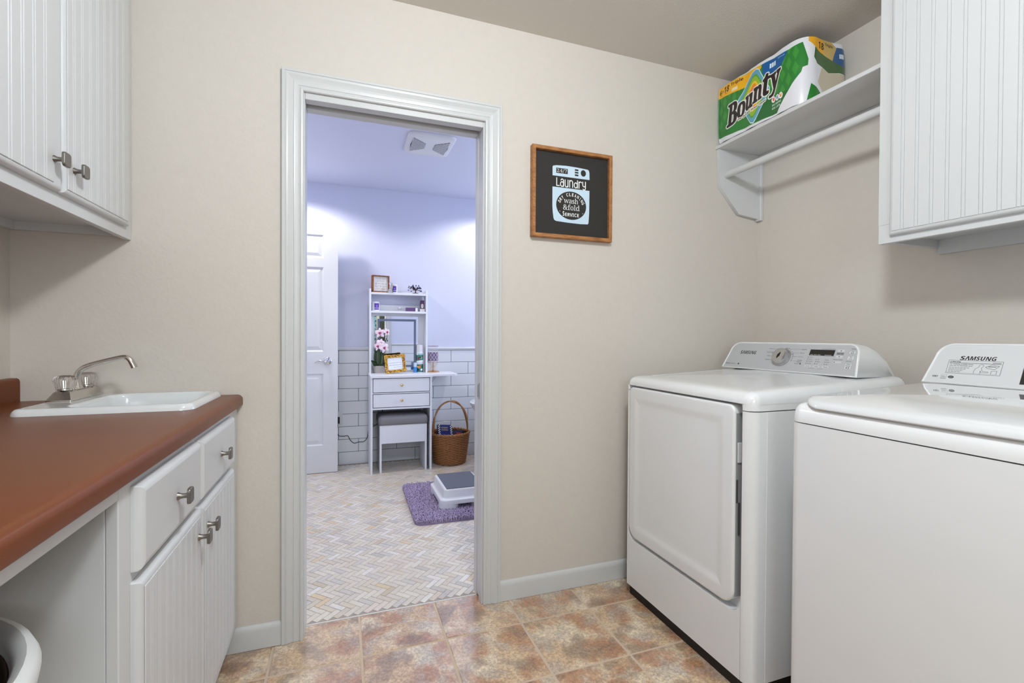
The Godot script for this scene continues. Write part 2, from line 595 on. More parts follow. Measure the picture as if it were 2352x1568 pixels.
# ---------------------------------------------------------------- laundry room
func build_laundry_shell():
	# ceiling lamp: a frosted dome on a pan, out of the picture above the camera
	var lamp := thing("ceiling_lamp", "round frosted glass flush lamp in the middle of the laundry ceiling", "lamp", Vector3(0.62, CEIL, 1.55))
	var b := MB.new()
	b.lathe([Vector2(0.0, -0.025), Vector2(0.15, -0.025), Vector2(0.17, -0.02), Vector2(0.175, 0.0)], Vector3.ZERO, 32)
	obj("pan", b, mats.nickel, lamp)
	b = MB.new()
	b.lathe([Vector2(0.002, -0.12), Vector2(0.06, -0.115), Vector2(0.11, -0.095), Vector2(0.145, -0.06), Vector2(0.155, -0.026), Vector2(0.0, -0.026)], Vector3.ZERO, 32)
	var gm := mat(c8(250, 248, 244), 0.4)
	gm.emission_enabled = true; gm.emission = LAUNDRY_COLOR; gm.emission_energy_multiplier = 1.5
	obj("glass_dome", b, gm, lamp)
	var l := OmniLight3D.new()
	l.name = "lamp_light"
	l.position = Vector3(0, -0.085, 0)
	l.light_color = LAUNDRY_COLOR; l.light_energy = LAUNDRY_LIGHT; l.light_size = 0.12
	l.omni_range = 12.0; l.omni_attenuation = 2.0; l.shadow_enabled = true
	lamp.add_child(l)

	# walls
	b = MB.new()
	b.span(Vector3(XL - 0.1, -0.05, -0.045), Vector3(0.063, CEIL + 0.05, 0.0))
	b.span(Vector3(0.779, -0.05, -0.045), Vector3(XR + 0.1, CEIL + 0.05, 0.0))
	b.span(Vector3(0.063, 2.055, -0.045), Vector3(0.779, CEIL + 0.05, 0.0))
	struct("wall_front", b, mats.beige, "beige painted wall with the cased doorway to the bathroom", "wall")
	b = MB.new(); b.span(Vector3(XL - 0.12, -0.05, 0.0), Vector3(XL, CEIL + 0.05, ZB + 0.1))
	struct("wall_left", b, mats.beige, "beige painted wall behind the sink counter", "wall")
	b = MB.new(); b.span(Vector3(XR, -0.05, 0.0), Vector3(XR + 0.12, CEIL + 0.05, ZB + 0.1))
	struct("wall_right", b, mats.beige, "beige painted wall behind washer and dryer", "wall")
	b = MB.new()
	b.span(Vector3(XL, -0.05, ZB), Vector3(-0.20, CEIL + 0.05, ZB + 0.12))
	b.span(Vector3(0.70, -0.05, ZB), Vector3(XR, CEIL + 0.05, ZB + 0.12))
	b.span(Vector3(-0.20, -0.05, ZB), Vector3(0.70, 1.05, ZB + 0.12))
	b.span(Vector3(-0.20, 2.05, ZB), Vector3(0.70, CEIL + 0.05, ZB + 0.12))
	struct("wall_back", b, mats.beige, "beige painted laundry wall opposite the doorway", "wall")
	window("window_1", Vector3(0.25, 1.55, ZB), 0.0, 0.9, 1.0, Color(0.94, 0.98, 1.0), FILL_WINDOW_LIGHT, "added fill light shaped as a white window in the unseen laundry wall behind the camera")  # unseen window, added as soft fill from behind the camera
	b = MB.new(); b.span(Vector3(XL - 0.12, CEIL, -0.0449), Vector3(XR + 0.12, CEIL + 0.1, ZB + 0.12))
	struct("ceiling", b, mats.beige_ceiling, "beige textured laundry room ceiling", "ceiling")

	# floor: tiles on a bed
	b = MB.new(); b.span(Vector3(XL - 0.1, -0.08, -0.081), Vector3(XR + 0.1, -0.0022, ZB + 0.1))
	var fl := struct("floor", b, mats.grout_tan, "laundry floor of mottled brown and rust square tiles with tan joints", "floor")
	var P := 0.303
	var J := 0.0085
	var shared := {}
	var r := RandomNumberGenerator.new(); r.seed = 77
	for i in range(-5, 8):
		for j in range(-2, 11):
			var x0 := maxf(0.276 + P * i + J / 2, XL + 0.001)
			var x1 := minf(0.276 + P * (i + 1) - J / 2, XR - 0.001)
			var z0 := maxf(0.178 + P * j + J / 2, -0.079)
			var z1 := minf(0.178 + P * (j + 1) - J / 2, ZB - 0.001)
			# the strip under the doorway wall only exists inside the opening
			if z0 < 0.0 and (x1 < 0.076 or x0 > 0.766): z0 = 0.001
			if x1 - x0 < 0.02 or z1 - z0 < 0.02: continue
			var o := Vector2(r.randf(), r.randf())
			var turn := r.randi() % 4
			var k := r.randi() % 14
			var full := x1 - x0 > P - J - 0.001 and z1 - z0 > P - J - 0.001
			var key := "t%d" % k
			var me: ArrayMesh
			if full and shared.has(key): me = shared[key]
			else:
				me = floor_tile(x1 - x0, z1 - z0, o, turn)
				if full: shared[key] = me
			var t := obj("tile", me, mats.tile_vinyl, fl)
			t.position = Vector3((x0 + x1) / 2, 0, (z0 + z1) / 2)

	# baseboards
	for s in [["baseboard_front_left", -0.215, -0.001, "short white baseboard between the base cabinet and the door casing"], ["baseboard_front_right", 0.8466, XR - 0.001, "white baseboard from the door casing to the dryer"]]:
		b = MB.new()
		var prof := PackedVector2Array([Vector2(0.0005, 0.001), Vector2(0.013, 0.001), Vector2(0.013, 0.066), Vector2(0.0118, 0.074), Vector2(0.0085, 0.081), Vector2(0.005, 0.085), Vector2(0.0005, 0.086)])
		b.xf = Transform3D(Basis(Vector3(0, 0, 1), Vector3(0, 1, 0), Vector3(-1, 0, 0)), Vector3.ZERO)
		b.extrude(prof, -float(s[1]), -float(s[2]))
		struct(s[0], b, mats.white_trim, s[3], "baseboard")

	# behind the camera: a dark door and a teal hanging, mirrored in the vanity mirror
	b = MB.new()
	b.span(Vector3(0.92, 0.005, ZB - 0.03), Vector3(1.70, 2.03, ZB - 0.001), 0.004)
	var bd := struct("door_3", b, mat(c8(70, 74, 62), 0.45), "dark olive door on the laundry wall behind the camera", "door")
	for q in [[0.99, 1.26], [1.36, 1.63]]:
		for w in [[0.2, 0.85], [1.05, 1.9]]:
			b = MB.new(); b.span(Vector3(q[0], w[0], ZB - 0.036), Vector3(q[1], w[1], ZB - 0.029), 0.005)
			obj("panel", b, mat(c8(70, 74, 62), 0.45), bd)
	b = MB.new()
	b.span(Vector3(0.86, 0.0, ZB - 0.02), Vector3(0.918, 2.09, ZB - 0.0005), 0.003)
	b.span(Vector3(1.702, 0.0, ZB - 0.02), Vector3(1.76, 2.09, ZB - 0.0005), 0.003)
	b.span(Vector3(0.918, 2.034, ZB - 0.02), Vector3(1.702, 2.09, ZB - 0.0005), 0.003)
	struct("trim_3", b, mat(c8(226, 220, 204), 0.4), "cream casing of the dark door behind the camera", "trim")
	b = MB.new(); b.span(Vector3(0.78, 1.05, ZB - 0.02), Vector3(0.857, 1.85, ZB - 0.001), 0.003)
	var tm := triplanar(mat(Color.WHITE, 0.7), 1.5)
	tm.albedo_texture = noise_tex(256, 0.03, [[0.0, c8(14, 92, 110)], [0.42, c8(30, 140, 160)], [0.5, c8(206, 232, 228)], [0.65, c8(150, 214, 214)], [1.0, c8(20, 110, 130)]], 8, 3)
	tag(obj("wall_hanging", b, tm), "teal and white patterned hanging reflected at the vanity mirror's left edge", "wall hanging")

func floor_tile(w: float, d: float, o: Vector2, turn: int) -> ArrayMesh:
	var b := MB.new()
	var y := -0.0025
	var c := 0.002
	var rr := Transform2D(turn * PI / 2.0, o)
	var out := []
	var inn := []
	var us := []
	var ui := []
	for s in [[-1, -1], [1, -1], [1, 1], [-1, 1]]:
		var p := Vector3(s[0] * w / 2, y, s[1] * d / 2)
		var q := Vector3(s[0] * (w / 2 - c), 0.0, s[1] * (d / 2 - c))
		out.append(p); inn.append(q)
		us.append(rr * (Vector2(p.x, p.z) / 0.303 * 0.29)); ui.append(rr * (Vector2(q.x, q.z) / 0.303 * 0.29))
	b.face(inn, Vector3(0, -1, 0), ui)
	for i in 4:
		var j := (i + 1) % 4
		b.face([out[i], out[j], inn[j], inn[i]], Vector3(0, -0.2, 0), [us[i], us[j], ui[j], ui[i]])
	return b.mesh()

# ---------------------------------------------------------------- bathroom
func build_bathroom_shell():
	for s in [["near the open door", -0.17, -2.0, 0.8], ["near the tub", 1.55, -2.0, 0.6], ["inside the laundry doorway, added as fill", -0.17, -0.75, 0.25], ["between tub and laundry wall, added as fill", 1.55, -0.75, 0.25]]:  # the front pair is added for general illumination
		var t := thing("recessed_lamp", "round recessed downlight in the lavender ceiling " + s[0], "lamp", Vector3(s[1], CEIL, s[2]), 0.0, "bathroom recessed lamps")
		var bb := MB.new()
		bb.lathe([Vector2(0.062, 0.0), Vector2(0.062, -0.004), Vector2(0.075, -0.006), Vector2(0.088, -0.001), Vector2(0.088, 0.0)], Vector3.ZERO, 28)
		obj("trim_ring", bb, mats.white_trim, t)
		bb = MB.new()
		bb.lathe([Vector2(0.0, -0.003), Vector2(0.062, -0.003), Vector2(0.062, -0.0005)], Vector3.ZERO, 28)
		var gm := mat(c8(250, 250, 252), 0.4)
		gm.emission_enabled = true; gm.emission = Color(0.97, 0.98, 1.0); gm.emission_energy_multiplier = 3.0
		obj("lens", bb, gm, t)
		var l := SpotLight3D.new()
		l.name = "lamp_light"
		l.position = Vector3(0, -0.02, 0)
		l.rotation_degrees = Vector3(-90, 0, 0)
		l.light_color = BATH_COLOR; l.light_energy = BATH_LIGHT * float(s[3]); l.light_size = 0.06
		l.spot_angle = 76.0; l.spot_angle_attenuation = 0.35; l.spot_range = 10.0; l.spot_attenuation = 2.0; l.shadow_enabled = true
		t.add_child(l)
	var XBL := -0.66
	var XBR := 2.9
	var b := MB.new()
	b.span(Vector3(XBL - 0.1, -0.05, -0.12), Vector3(0.063, CEIL + 0.05, -0.075))
	b.span(Vector3(0.779, -0.05, -0.12), Vector3(XBR + 0.1, CEIL + 0.05, -0.075))
	b.span(Vector3(0.063, 2.055, -0.12), Vector3(0.779, CEIL + 0.05, -0.075))
	var wf := struct("wall_bathroom_front", b, mats.lavender, "lavender and tiled bathroom side of the doorway wall", "wall")
	b = MB.new(); b.span(Vector3(XBL - 0.1, -0.05, BATH - 0.1), Vector3(XBR + 0.1, CEIL + 0.05, BATH))
	var wb := struct("wall_bathroom_back", b, mats.lavender, "lavender bathroom wall above white subway tile, behind the vanity", "wall")
	b = MB.new(); b.span(Vector3(XBL - 0.1, -0.05, BATH), Vector3(XBL, CEIL + 0.05, -0.12))
	struct("wall_bathroom_left", b, mats.lavender, "lavender bathroom wall where the white door hangs", "wall")
	b = MB.new()
	b.span(Vector3(XBR, -0.05, BATH), Vector3(XBR + 0.1, CEIL + 0.05, -1.75))
	b.span(Vector3(XBR, -0.05, -0.65), Vector3(XBR + 0.1, CEIL + 0.05, -0.12))
	b.span(Vector3(XBR, -0.05, -1.75), Vector3(XBR + 0.1, 1.0, -0.65))
	b.span(Vector3(XBR, 2.1, -1.75), Vector3(XBR + 0.1, CEIL + 0.05, -0.65))
	window("window_2", Vector3(XBR, 1.55, -1.2), PI / 2, 1.1, 1.1, DAYLIGHT, BATH_WINDOW_LIGHT, "white bathroom window with bright frosted glass beyond the tub, right of the frame")
	struct("wall_bathroom_right", b, mats.lavender, "lavender bathroom wall beyond the tub", "wall")
	b = MB.new(); b.span(Vector3(XBL - 0.1, CEIL, BATH - 0.1), Vector3(XBR + 0.1, CEIL + 0.1, -0.0451))
	struct("ceiling_bathroom", b, mats.lavender, "pale lavender bathroom ceiling with an exhaust fan", "ceiling")

	# wainscot: grout bed, tiles one by one, cap rail
	for side in 2:
		var z: float = BATH if side == 0 else -0.12
		var dz := 1.0 if side == 0 else -1.0
		var wall: Node = wb if side == 0 else wf
		var runs: Array = [[XBL, XBR]] if side == 0 else [[XBL, -0.001], [0.8466, XBR]]
		for run in runs:
			b = MB.new(); b.span(Vector3(run[0], 0.0, z), Vector3(run[1], 1.010, z + dz * 0.004))
			obj("grout_bed", b, mats.grout_dark, wall)
			b = MB.new()
			b.span(Vector3(run[0], 1.010, z), Vector3(run[1], 1.039, z + dz * 0.014), 0.003)
			b.span(Vector3(run[0], 1.020, z), Vector3(run[1], 1.033, z + dz * 0.022), 0.004)
			obj("cap_rail", b, mats.bath_white, wall)
		var shared := {}
		for row in 9:
			var y1 := 1.008 - 0.112 * row
			var y0 := y1 - 0.112
			var off := 0.176 if row % 2 == 0 else 0.343
			for k in range(-4, 10):
				for run in runs:
					var x0 := maxf(off + 0.334 * k, run[0])
					var x1 := minf(off + 0.334 * (k + 1), run[1])
					if x1 - x0 < 0.01 or (side == 1 and x0 > 1.9) or (side == 0 and x0 > 2.3): continue
					var key := snappedf(x1 - x0, 0.001)
					if not shared.has(key):
						b = MB.new(); b.cbox(Vector3.ZERO, Vector3(x1 - x0 - 0.0036, 0.112 - 0.0036, 0.008), 0.0012)
						shared[key] = b.mesh()
					var t := obj("tile", shared[key], mats.wall_tile, wall)
					t.position = Vector3((x0 + x1) / 2, (y0 + y1) / 2, z + dz * 0.0042)

	# herringbone floor
	b = MB.new(); b.span(Vector3(XBL - 0.1, -0.08, BATH - 0.05), Vector3(XBR + 0.1, 0.0015, -0.0812))
	var bf := struct("floor_bathroom", b, mats.grout_grey, "bathroom floor of small cream and grey marble tiles laid in herringbone", "floor")
	var L := 0.0757
	var w := 0.0273
	var list := []
	var r := RandomNumberGenerator.new(); r.seed = 5
	for i in range(-90, 130):
		for j in range(-2, 26):
			for kind in 2:
				var a0 := i * w + j * L
				var b0 := -i * w + j * L
				var sa := L; var sb := w
				if kind == 1: sa = w; sb = L; b0 -= L
				var ca := a0 + sa / 2; var cb := b0 + sb / 2
				var x := 0.077 + (ca - cb) / sqrt(2.0)
				var z := -0.0845 - (ca + cb) / sqrt(2.0)
				var ext := (L + w) / 2 / sqrt(2.0)
				if z + ext > -0.080 or z - ext < BATH + 0.004 or x < XBL + 0.04 or x > 2.3: continue
				list.append([Vector2(x - 0.42, z - 0.3).length() if true else 0.0, x, z, kind, r.randi(), r.randf()])
	list.sort_custom(func(p, q): return p[0] < q[0])
	var tones := [c8(221, 212, 197), c8(216, 207, 194), c8(225, 217, 203), c8(213, 201, 185), c8(218, 206, 187), c8(208, 202, 194), c8(222, 211, 199), c8(221, 200, 169), c8(197, 191, 183), c8(229, 223, 215), c8(207, 190, 170)]
	var weights := [0, 0, 0, 0, 1, 1, 1, 1, 2, 2, 2, 2, 3, 3, 3, 4, 4, 4, 5, 5, 5, 6, 6, 6, 6, 0, 1, 2, 7, 8, 9, 9, 10, 5]
	var vein := noise_tex(256, 0.03, [[0.0, Color(0.93, 0.92, 0.92)], [0.5, Color(1, 1, 1)], [1.0, Color(0.96, 0.95, 0.94)]], 12, 4)
	var tone_mats := []
	for t in tones:
		var m := triplanar(mat(t, 0.28), 5.0)
		m.albedo_texture = vein
		tone_mats.append(m)
	var mesh := MB.new()
	mesh.cbox(Vector3.ZERO, Vector3(L - 0.0022, 0.003, w - 0.0022), 0.0008)
	var one := mesh.mesh()
	var rest := MB.new(); rest.tinted = true
	var count := 0
	for q in list:
		var tone: int = weights[int(q[4]) % weights.size()]
		var lift: float = float(q[5]) * 0.0004
		var at := Vector3(q[1], 0.0022 + lift, q[2])
		var turn := PI / 4 if int(q[3]) == 0 else -PI / 4
		if count < 300:
			var t := obj("tile", one, tone_mats[tone], bf)
			t.position = at; t.rotation.y = turn
		else:
			rest.xf = Transform3D(Basis(Vector3.UP, turn), at)
			rest.tint = (tones[tone] as Color).srgb_to_linear()
			var hl := L / 2 - 0.0011
			var hw := w / 2 - 0.0011
			rest.face([Vector3(-hl, 0.0015, -hw), Vector3(hl, 0.0015, -hw), Vector3(hl, 0.0015, hw), Vector3(-hl, 0.0015, hw)], Vector3(0, -1, 0))
			for e in [[-hl, -hw, hl, -hw], [hl, -hw, hl, hw], [hl, hw, -hl, hw], [-hl, hw, -hl, -hw]]:
				rest.face([Vector3(e[0], 0.0015, e[1]), Vector3(e[2], 0.0015, e[3]), Vector3(e[2], -0.0015, e[3]), Vector3(e[0], -0.0015, e[1])], Vector3.ZERO)
		count += 1
	var rm := triplanar(mat(Color.WHITE, 0.28), 5.0)
	rm.vertex_color_use_as_albedo = true
	rm.albedo_texture = vein
	var ro := obj("far_tiles", rest, rm, bf)
	ro.set_meta("kind", "stuff")
	b = MB.new(); b.span(Vector3(0.0755, -0.02, -0.0845), Vector3(0.7665, 0.0020, -0.0790), 0.0008)
	struct("trim_4", b, mat(c8(226, 224, 222), 0.5), "thin pale strip where brown tiles meet the herringbone floor", "trim")

# ---------------------------------------------------------------- doorway
func casing_profile() -> Array:
	return [Vector2(0.0, 0.0), Vector2(0.0, 0.009), Vector2(0.003, 0.0115), Vector2(0.008, 0.0125), Vector2(0.0115, 0.011), Vector2(0.013, 0.0085), Vector2(0.0165, 0.0085), Vector2(0.019, 0.0105), Vector2(0.028, 0.0115), Vector2(0.032, 0.0125), Vector2(0.034, 0.0105), Vector2(0.038, 0.0105), Vector2(0.044, 0.013), Vector2(0.052, 0.0165), Vector2(0.0575, 0.0175), Vector2(0.059, 0.0155), Vector2(0.0615, 0.0155), Vector2(0.063, 0.018), Vector2(0.0715, 0.018), Vector2(0.073, 0.0165), Vector2(0.073, 0.0)]

func casing(called: String, z: float, dz: float, label: String):
	var root := Node3D.new()
	put(root, called, self)
	tag(root, label, "trim", "", "structure")
	var prof := casing_profile()
	var xi := 0.0725
	var xo := 0.7726
	var yi := 2.042
	for leg in 3:
		var rows := []
		for e in 2:
			var ring := []
			for q in prof:
				var u: float = q.x
				var p: Vector3
				if leg == 0: p = Vector3(xi - u, 0.001 if e == 0 else yi + u, 0)
				elif leg == 1: p = Vector3(xi - u if e == 0 else xo + u, yi + u, 0)
				else: p = Vector3(xo + u, yi + u if e == 0 else 0.001, 0)
				p.z = z + dz * (0.0003 + q.y)
				ring.append(p)
			rows.append(ring)
		var b := MB.new()
		# each facet of the moulding keeps its own edge
		var mid := Vector3.ZERO
		for p in rows[0]: mid += p / float(rows[0].size() * 2)
		for p in rows[1]: mid += p / float(rows[1].size() * 2)
		mid.z = z - dz * 0.02
		for i in prof.size() - 1:
			b.face([rows[0][i], rows[0][i + 1], rows[1][i + 1], rows[1][i]], mid)
		obj("head_casing" if leg == 1 else "side_casing", b, mats.white_trim, root)

func build_doorway():
	casing("trim_1", 0.0, 1.0, "white moulded casing round the doorway, laundry side")
	casing("trim_2", -0.12, -1.0, "white moulded casing round the doorway, bathroom side")
	# jambs: a full board at left, split boards at right and overhead for the pocket door
	var root := Node3D.new()
	put(root, "door_frame", self)
	tag(root, "white jamb boards lining the pocket doorway", "door frame", "", "structure")
	var b := MB.new(); b.span(Vector3(0.0635, 0.0, -0.1195), Vector3(0.0765, 2.054, -0.0005), 0.001)
	obj("jamb_board", b, mats.white_trim, root)
	for z in [[-0.0405, -0.0005], [-0.1195, -0.0795]]:
		b = MB.new(); b.span(Vector3(0.766, 0.0, z[0]), Vector3(0.7785, 2.054, z[1]), 0.001)
		obj("jamb_board", b, mats.white_trim, root)
		b = MB.new(); b.span(Vector3(0.077, 2.018, z[0]), Vector3(0.7655, 2.054, z[1]), 0.001)
		obj("head_board", b, mats.white_trim, root)
	b = MB.new(); b.span(Vector3(0.077, 2.046, -0.0792), Vector3(0.7655, 2.054, -0.0408))
	obj("track", b, mat(c8(168, 168, 166), 0.5), root)
	# pocket door, slid away to the right
	b = MB.new(); b.span(Vector3(0.7685, 0.012, -0.077), Vector3(1.47, 2.035, -0.043), 0.001)
	var d := struct("door_1", b, mats.white_trim, "white pocket door slid into the wall, only its edge showing", "door")
	b = MB.new()
	b.span(Vector3(0.7672, 0.868, -0.070), Vector3(0.7684, 0.936, -0.050), 0.0004)
	obj("edge_pull", b, mats.bright_chrome, d)
	b = MB.new()
	b.span(Vector3(0.7666, 0.874, -0.0685), Vector3(0.7671, 0.930, -0.0665))
	b.span(Vector3(0.7666, 0.866, -0.0505), Vector3(0.7671, 0.938, -0.0485))
	obj("pull_slot", b, mats.seal_black, d)

# a window with a glowing pane: added fill in the laundry, frosted daylight glass in the bathroom; local +z points out of the room
func window(called: String, at: Vector3, turn: float, w: float, h: float, c: Color, energy: float, label: String):
	var root := Node3D.new()
	put(root, called, self)
	root.position = at
	root.rotation.y = turn
	tag(root, label, "window", "", "structure")
	var b := MB.new()
	b.span(Vector3(-w / 2, -h / 2, 0.06), Vector3(w / 2, h / 2, 0.075))
	var gm := mat(c8(236, 240, 244), 0.6)
	gm.emission_enabled = true; gm.emission = c; gm.emission_energy_multiplier = 0.8
	obj("glowing_pane", b, gm, root)
	b = MB.new()
	b.span(Vector3(-w / 2 - 0.07, h / 2, -0.02), Vector3(w / 2 + 0.07, h / 2 + 0.07, 0.0), 0.003)
	b.span(Vector3(-w / 2 - 0.07, -h / 2 - 0.07, -0.03), Vector3(w / 2 + 0.07, -h / 2, 0.0), 0.003)
	b.span(Vector3(-w / 2 - 0.07, -h / 2, -0.02), Vector3(-w / 2, h / 2, 0.0), 0.003)
	b.span(Vector3(w / 2, -h / 2, -0.02), Vector3(w / 2 + 0.07, h / 2, 0.0), 0.003)
	obj("window_frame", b, mats.white_trim, root)
	var l := AreaLight3D.new()
	l.name = "window_light"
	l.position = Vector3(0, 0, 0.05)
	l.area_size = Vector2(w - 0.02, h - 0.02)
	l.light_color = c; l.light_energy = energy
	l.area_range = 10.0; l.shadow_enabled = true
	root.add_child(l)

# ---------------------------------------------------------------- cabinets
func knob_mesh() -> ArrayMesh:
	var b := MB.new()
	b.xf = Transform3D(Basis(Vector3.RIGHT, PI / 2), Vector3.ZERO)
	b.lathe([Vector2(0.0085, 0.0), Vector2(0.0082, 0.002), Vector2(0.006, 0.006), Vector2(0.0052, 0.012), Vector2(0.0056, 0.019), Vector2(0.0065, 0.0225)], Vector3.ZERO, 20)
	b.xf = Transform3D.IDENTITY
	b.slab(0.030, 0.034, 0.0065, 0.0075, 0.0022, Vector3(0, 0, 0.021))
	return b.mesh()

# a cabinet door or drawer front in its own frame: x across, y up, z outward, centre of its back at the node
func front(parent: Node, called: String, at: Vector3, turn: float, w: float, h: float, beads: bool, knob: Vector2, first := 0.026) -> MeshInstance3D:
	var t := 0.019
	var b := MB.new()
	b.slab(w, h, t - (0.0022 if beads else 0.0), 0.003, 0.011 if beads else 0.014)
	var d := obj(called, b, mats.white_paint, parent)
	d.position = at
	d.rotation.y = turn
	if beads:
		var y := h - 0.026
		var key := "plank%d" % int(h * 1000)
		if not mats.has(key):
			b = MB.new(); b.cbox(Vector3.ZERO, Vector3(0.0305, y, 0.0024), 0.0011); mats[key] = b.mesh()
			b = MB.new(); b.cbox(Vector3.ZERO, Vector3(0.0082, y, 0.0024), 0.0018); mats[key + "b"] = b.mesh()
		var x := -w / 2 + 0.012
		var end := w / 2 - 0.012
		var z := t - 0.0011
		# a narrower plank at each edge
		var edge := first - 0.001
		b = MB.new(); b.cbox(Vector3.ZERO, Vector3(edge - 0.0015, y, 0.0024), 0.0011)
		var p := obj("plank", b, mats.white_paint, d)
		p.position = Vector3(x + edge / 2, 0, z)
		x += edge
		while x + 0.0095 + 0.02 < end:
			p = obj("bead", mats[key + "b"], mats.white_paint, d)
			p.position = Vector3(x + 0.00475, 0, z)
			x += 0.0095
			if x + 0.0315 <= end:
				p = obj("plank", mats[key], mats.white_paint, d)
				p.position = Vector3(x + 0.01575, 0, z)
				x += 0.0315
			else:
				b = MB.new(); b.cbox(Vector3.ZERO, Vector3(end - x, y, 0.0024), 0.0011)
				p = obj("plank", b, mats.white_paint, d)
				p.position = Vector3((x + end) / 2, 0, z)
				x = end
	if knob != Vector2.ZERO:
		if not mats.has("knob"): mats["knob"] = knob_mesh()
		var k := obj("knob", mats["knob"], mats.nickel, d)
		k.position = Vector3(knob.x, knob.y, t - 0.0004)
	return d

func build_left_side():
	var b: MB
	# upper cabinet, face to the right
	var uc := thing("upper_cabinet", "white beadboard wall cabinet above the sink counter", "cabinet")
	b = MB.new()
	b.span(Vector3(XL + 0.001, 1.463, 0.001), Vector3(-0.476, CEIL - 0.002, 0.019))
	b.span(Vector3(XL + 0.001, 1.463, 1.301), Vector3(-0.476, CEIL - 0.002, 1.319))
	b.span(Vector3(XL + 0.019, 1.489, 0.019), Vector3(-0.476, 1.505, 1.301))
	b.span(Vector3(XL + 0.001, 1.463, 0.0192), Vector3(XL + 0.0188, CEIL - 0.002, 1.3008))
	b.span(Vector3(XL + 0.019, CEIL - 0.02, 0.019), Vector3(-0.476, CEIL - 0.002, 1.301))
	obj("body", b, mats.under_white, uc)
	b = MB.new()
	b.span(Vector3(-0.476, 1.453, 0.001), Vector3(-0.457, 1.53, 1.319), 0.001)
	b.span(Vector3(-0.476, 2.40, 0.001), Vector3(-0.457, CEIL - 0.002, 1.319), 0.001)
	for z in [[0.001, 0.06], [0.42, 0.47], [0.835, 0.885], [1.26, 1.319]]:
		b.span(Vector3(-0.4758, 1.53, z[0]), Vector3(-0.4572, 2.40, z[1]))
	obj("face_frame", b, mats.white_paint, uc)
	var hh := 2.425 - 1.487
	for q in [[0.055, 0.441, -1], [0.447, 0.853, 1], [0.857, 1.265, -1]]:
		var w: float = q[1] - q[0]
		# turned to face +x: local x runs towards -z
		var kx: float = (w / 2 - 0.042) * float(q[2])
		front(uc, "door", Vector3(-0.457, 1.487 + hh / 2, (q[0] + q[1]) / 2), PI / 2, w, hh, true, Vector2(kx, 1.556 - (1.487 + hh / 2)), 0.026)

	# base cabinet
	var bc := thing("base_cabinet", "white base cabinet with two drawers and two beadboard doors under the sink", "cabinet")
	b = MB.new()
	b.span(Vector3(XL + 0.001, 0.0, 0.933), Vector3(-0.164, 0.884, 0.951), 0.001)
	b.span(Vector3(XL + 0.001, 0.0, 0.002), Vector3(-0.222, 0.10, 0.933))
	b.span(Vector3(XL + 0.001, 0.10, 0.002), Vector3(-0.164, 0.118, 0.933))
	b.span(Vector3(XL + 0.001, 0.118, 0.002), Vector3(XL + 0.012, 0.884, 0.933))
	obj("body", b, mats.under_white, bc)
	b = MB.new()
	for y in [[0.10, 0.17], [0.695, 0.712], [0.855, 0.886]]:
		b.span(Vector3(-0.164, y[0], 0.1), Vector3(-0.1452, y[1], 0.905))
	for z in [[0.002, 0.14], [0.503, 0.545], [0.897, 0.951]]:
		b.span(Vector3(-0.164, 0.10, z[0]), Vector3(-0.145, 0.886, z[1]), 0.002)
	obj("face_frame", b, mats.white_paint, bc)
	var fx := -0.1448
	for q in [[0.132, 0.518, 0.712, 0.868], [0.530, 0.905, 0.712, 0.868]]:
		front(bc, "drawer", Vector3(fx, (q[2] + q[3]) / 2, (q[0] + q[1]) / 2), PI / 2, q[1] - q[0], q[3] - q[2], false, Vector2(0.001, -0.002))
	var dh := 0.695 - 0.16
	for q in [[0.132, 0.514, -1], [0.518, 0.907, 1]]:
		var w: float = q[1] - q[0]
		front(bc, "door", Vector3(fx, 0.16 + dh / 2, (q[0] + q[1]) / 2), PI / 2, w, dh, true, Vector2((w / 2 - 0.040) * float(q[2]), 0.635 - (0.16 + dh / 2)))

	# worktop with its splash and the rail over the knee space
	var wt := thing("countertop", "reddish brown laminate countertop with rounded front edge and backsplash", "countertop")
	b = MB.new()
	var prof := PackedVector2Array()
	var y0 := 0.8865
	var y1 := 0.926
	prof.append(Vector2(-0.19, y0)); prof.append(Vector2(-0.131, y0))
	for i in 5:
		var a := -PI / 2 + PI / 2 * i / 4
		prof.append(Vector2(-0.131 + 0.004 * cos(a), y0 + 0.004 + 0.004 * sin(a)))
	for i in 9:
		var a := PI / 2 * i / 8
		prof.append(Vector2(-0.145 + 0.018 * cos(a), y1 - 0.018 + 0.018 * sin(a)))
	prof.append(Vector2(-0.19, y1))
	b.extrude(prof, 0.0015, 2.4)
	b.span(Vector3(XL + 0.001, y0, 0.0015), Vector3(-0.59, y1, 2.4))
	b.span(Vector3(-0.59, y0, 0.0015), Vector3(-0.19, y1, 0.03))
	b.span(Vector3(-0.59, y0, 0.345), Vector3(-0.19, y1, 2.4))
	obj("worktop", b, mats.laminate, wt)
	b = MB.new()
	b.xf = Transform3D(Basis(Vector3(1, 0, 0), Vector3(0, 1, 0), Vector3(0, 0, 1)), Vector3.ZERO)
	var sp := PackedVector2Array([Vector2(XL + 0.001, y1), Vector2(XL + 0.024, y1), Vector2(XL + 0.024, 0.988), Vector2(XL + 0.022, 0.995), Vector2(XL + 0.017, 0.999), Vector2(XL + 0.001, 1.0)])
	b.extrude(sp, 0.0015, 2.4)
	obj("backsplash", b, mats.laminate, wt)
	b = MB.new(); b.span(Vector3(-0.164, 0.858, 0.9515), Vector3(-0.145, 0.886, 2.38), 0.001)
	obj("rail", b, mats.white_paint, wt)
	b = MB.new(); b.span(Vector3(XL + 0.001, 0.0, 2.38), Vector3(-0.145, 0.886, 2.398), 0.001)
	obj("end_panel", b, mats.white_paint, wt)

	# drop-in sink
	var sk := thing("sink", "small white drop-in sink in the brown countertop", "sink", Vector3(-0.392, y1, 0.19))
	b = MB.new()
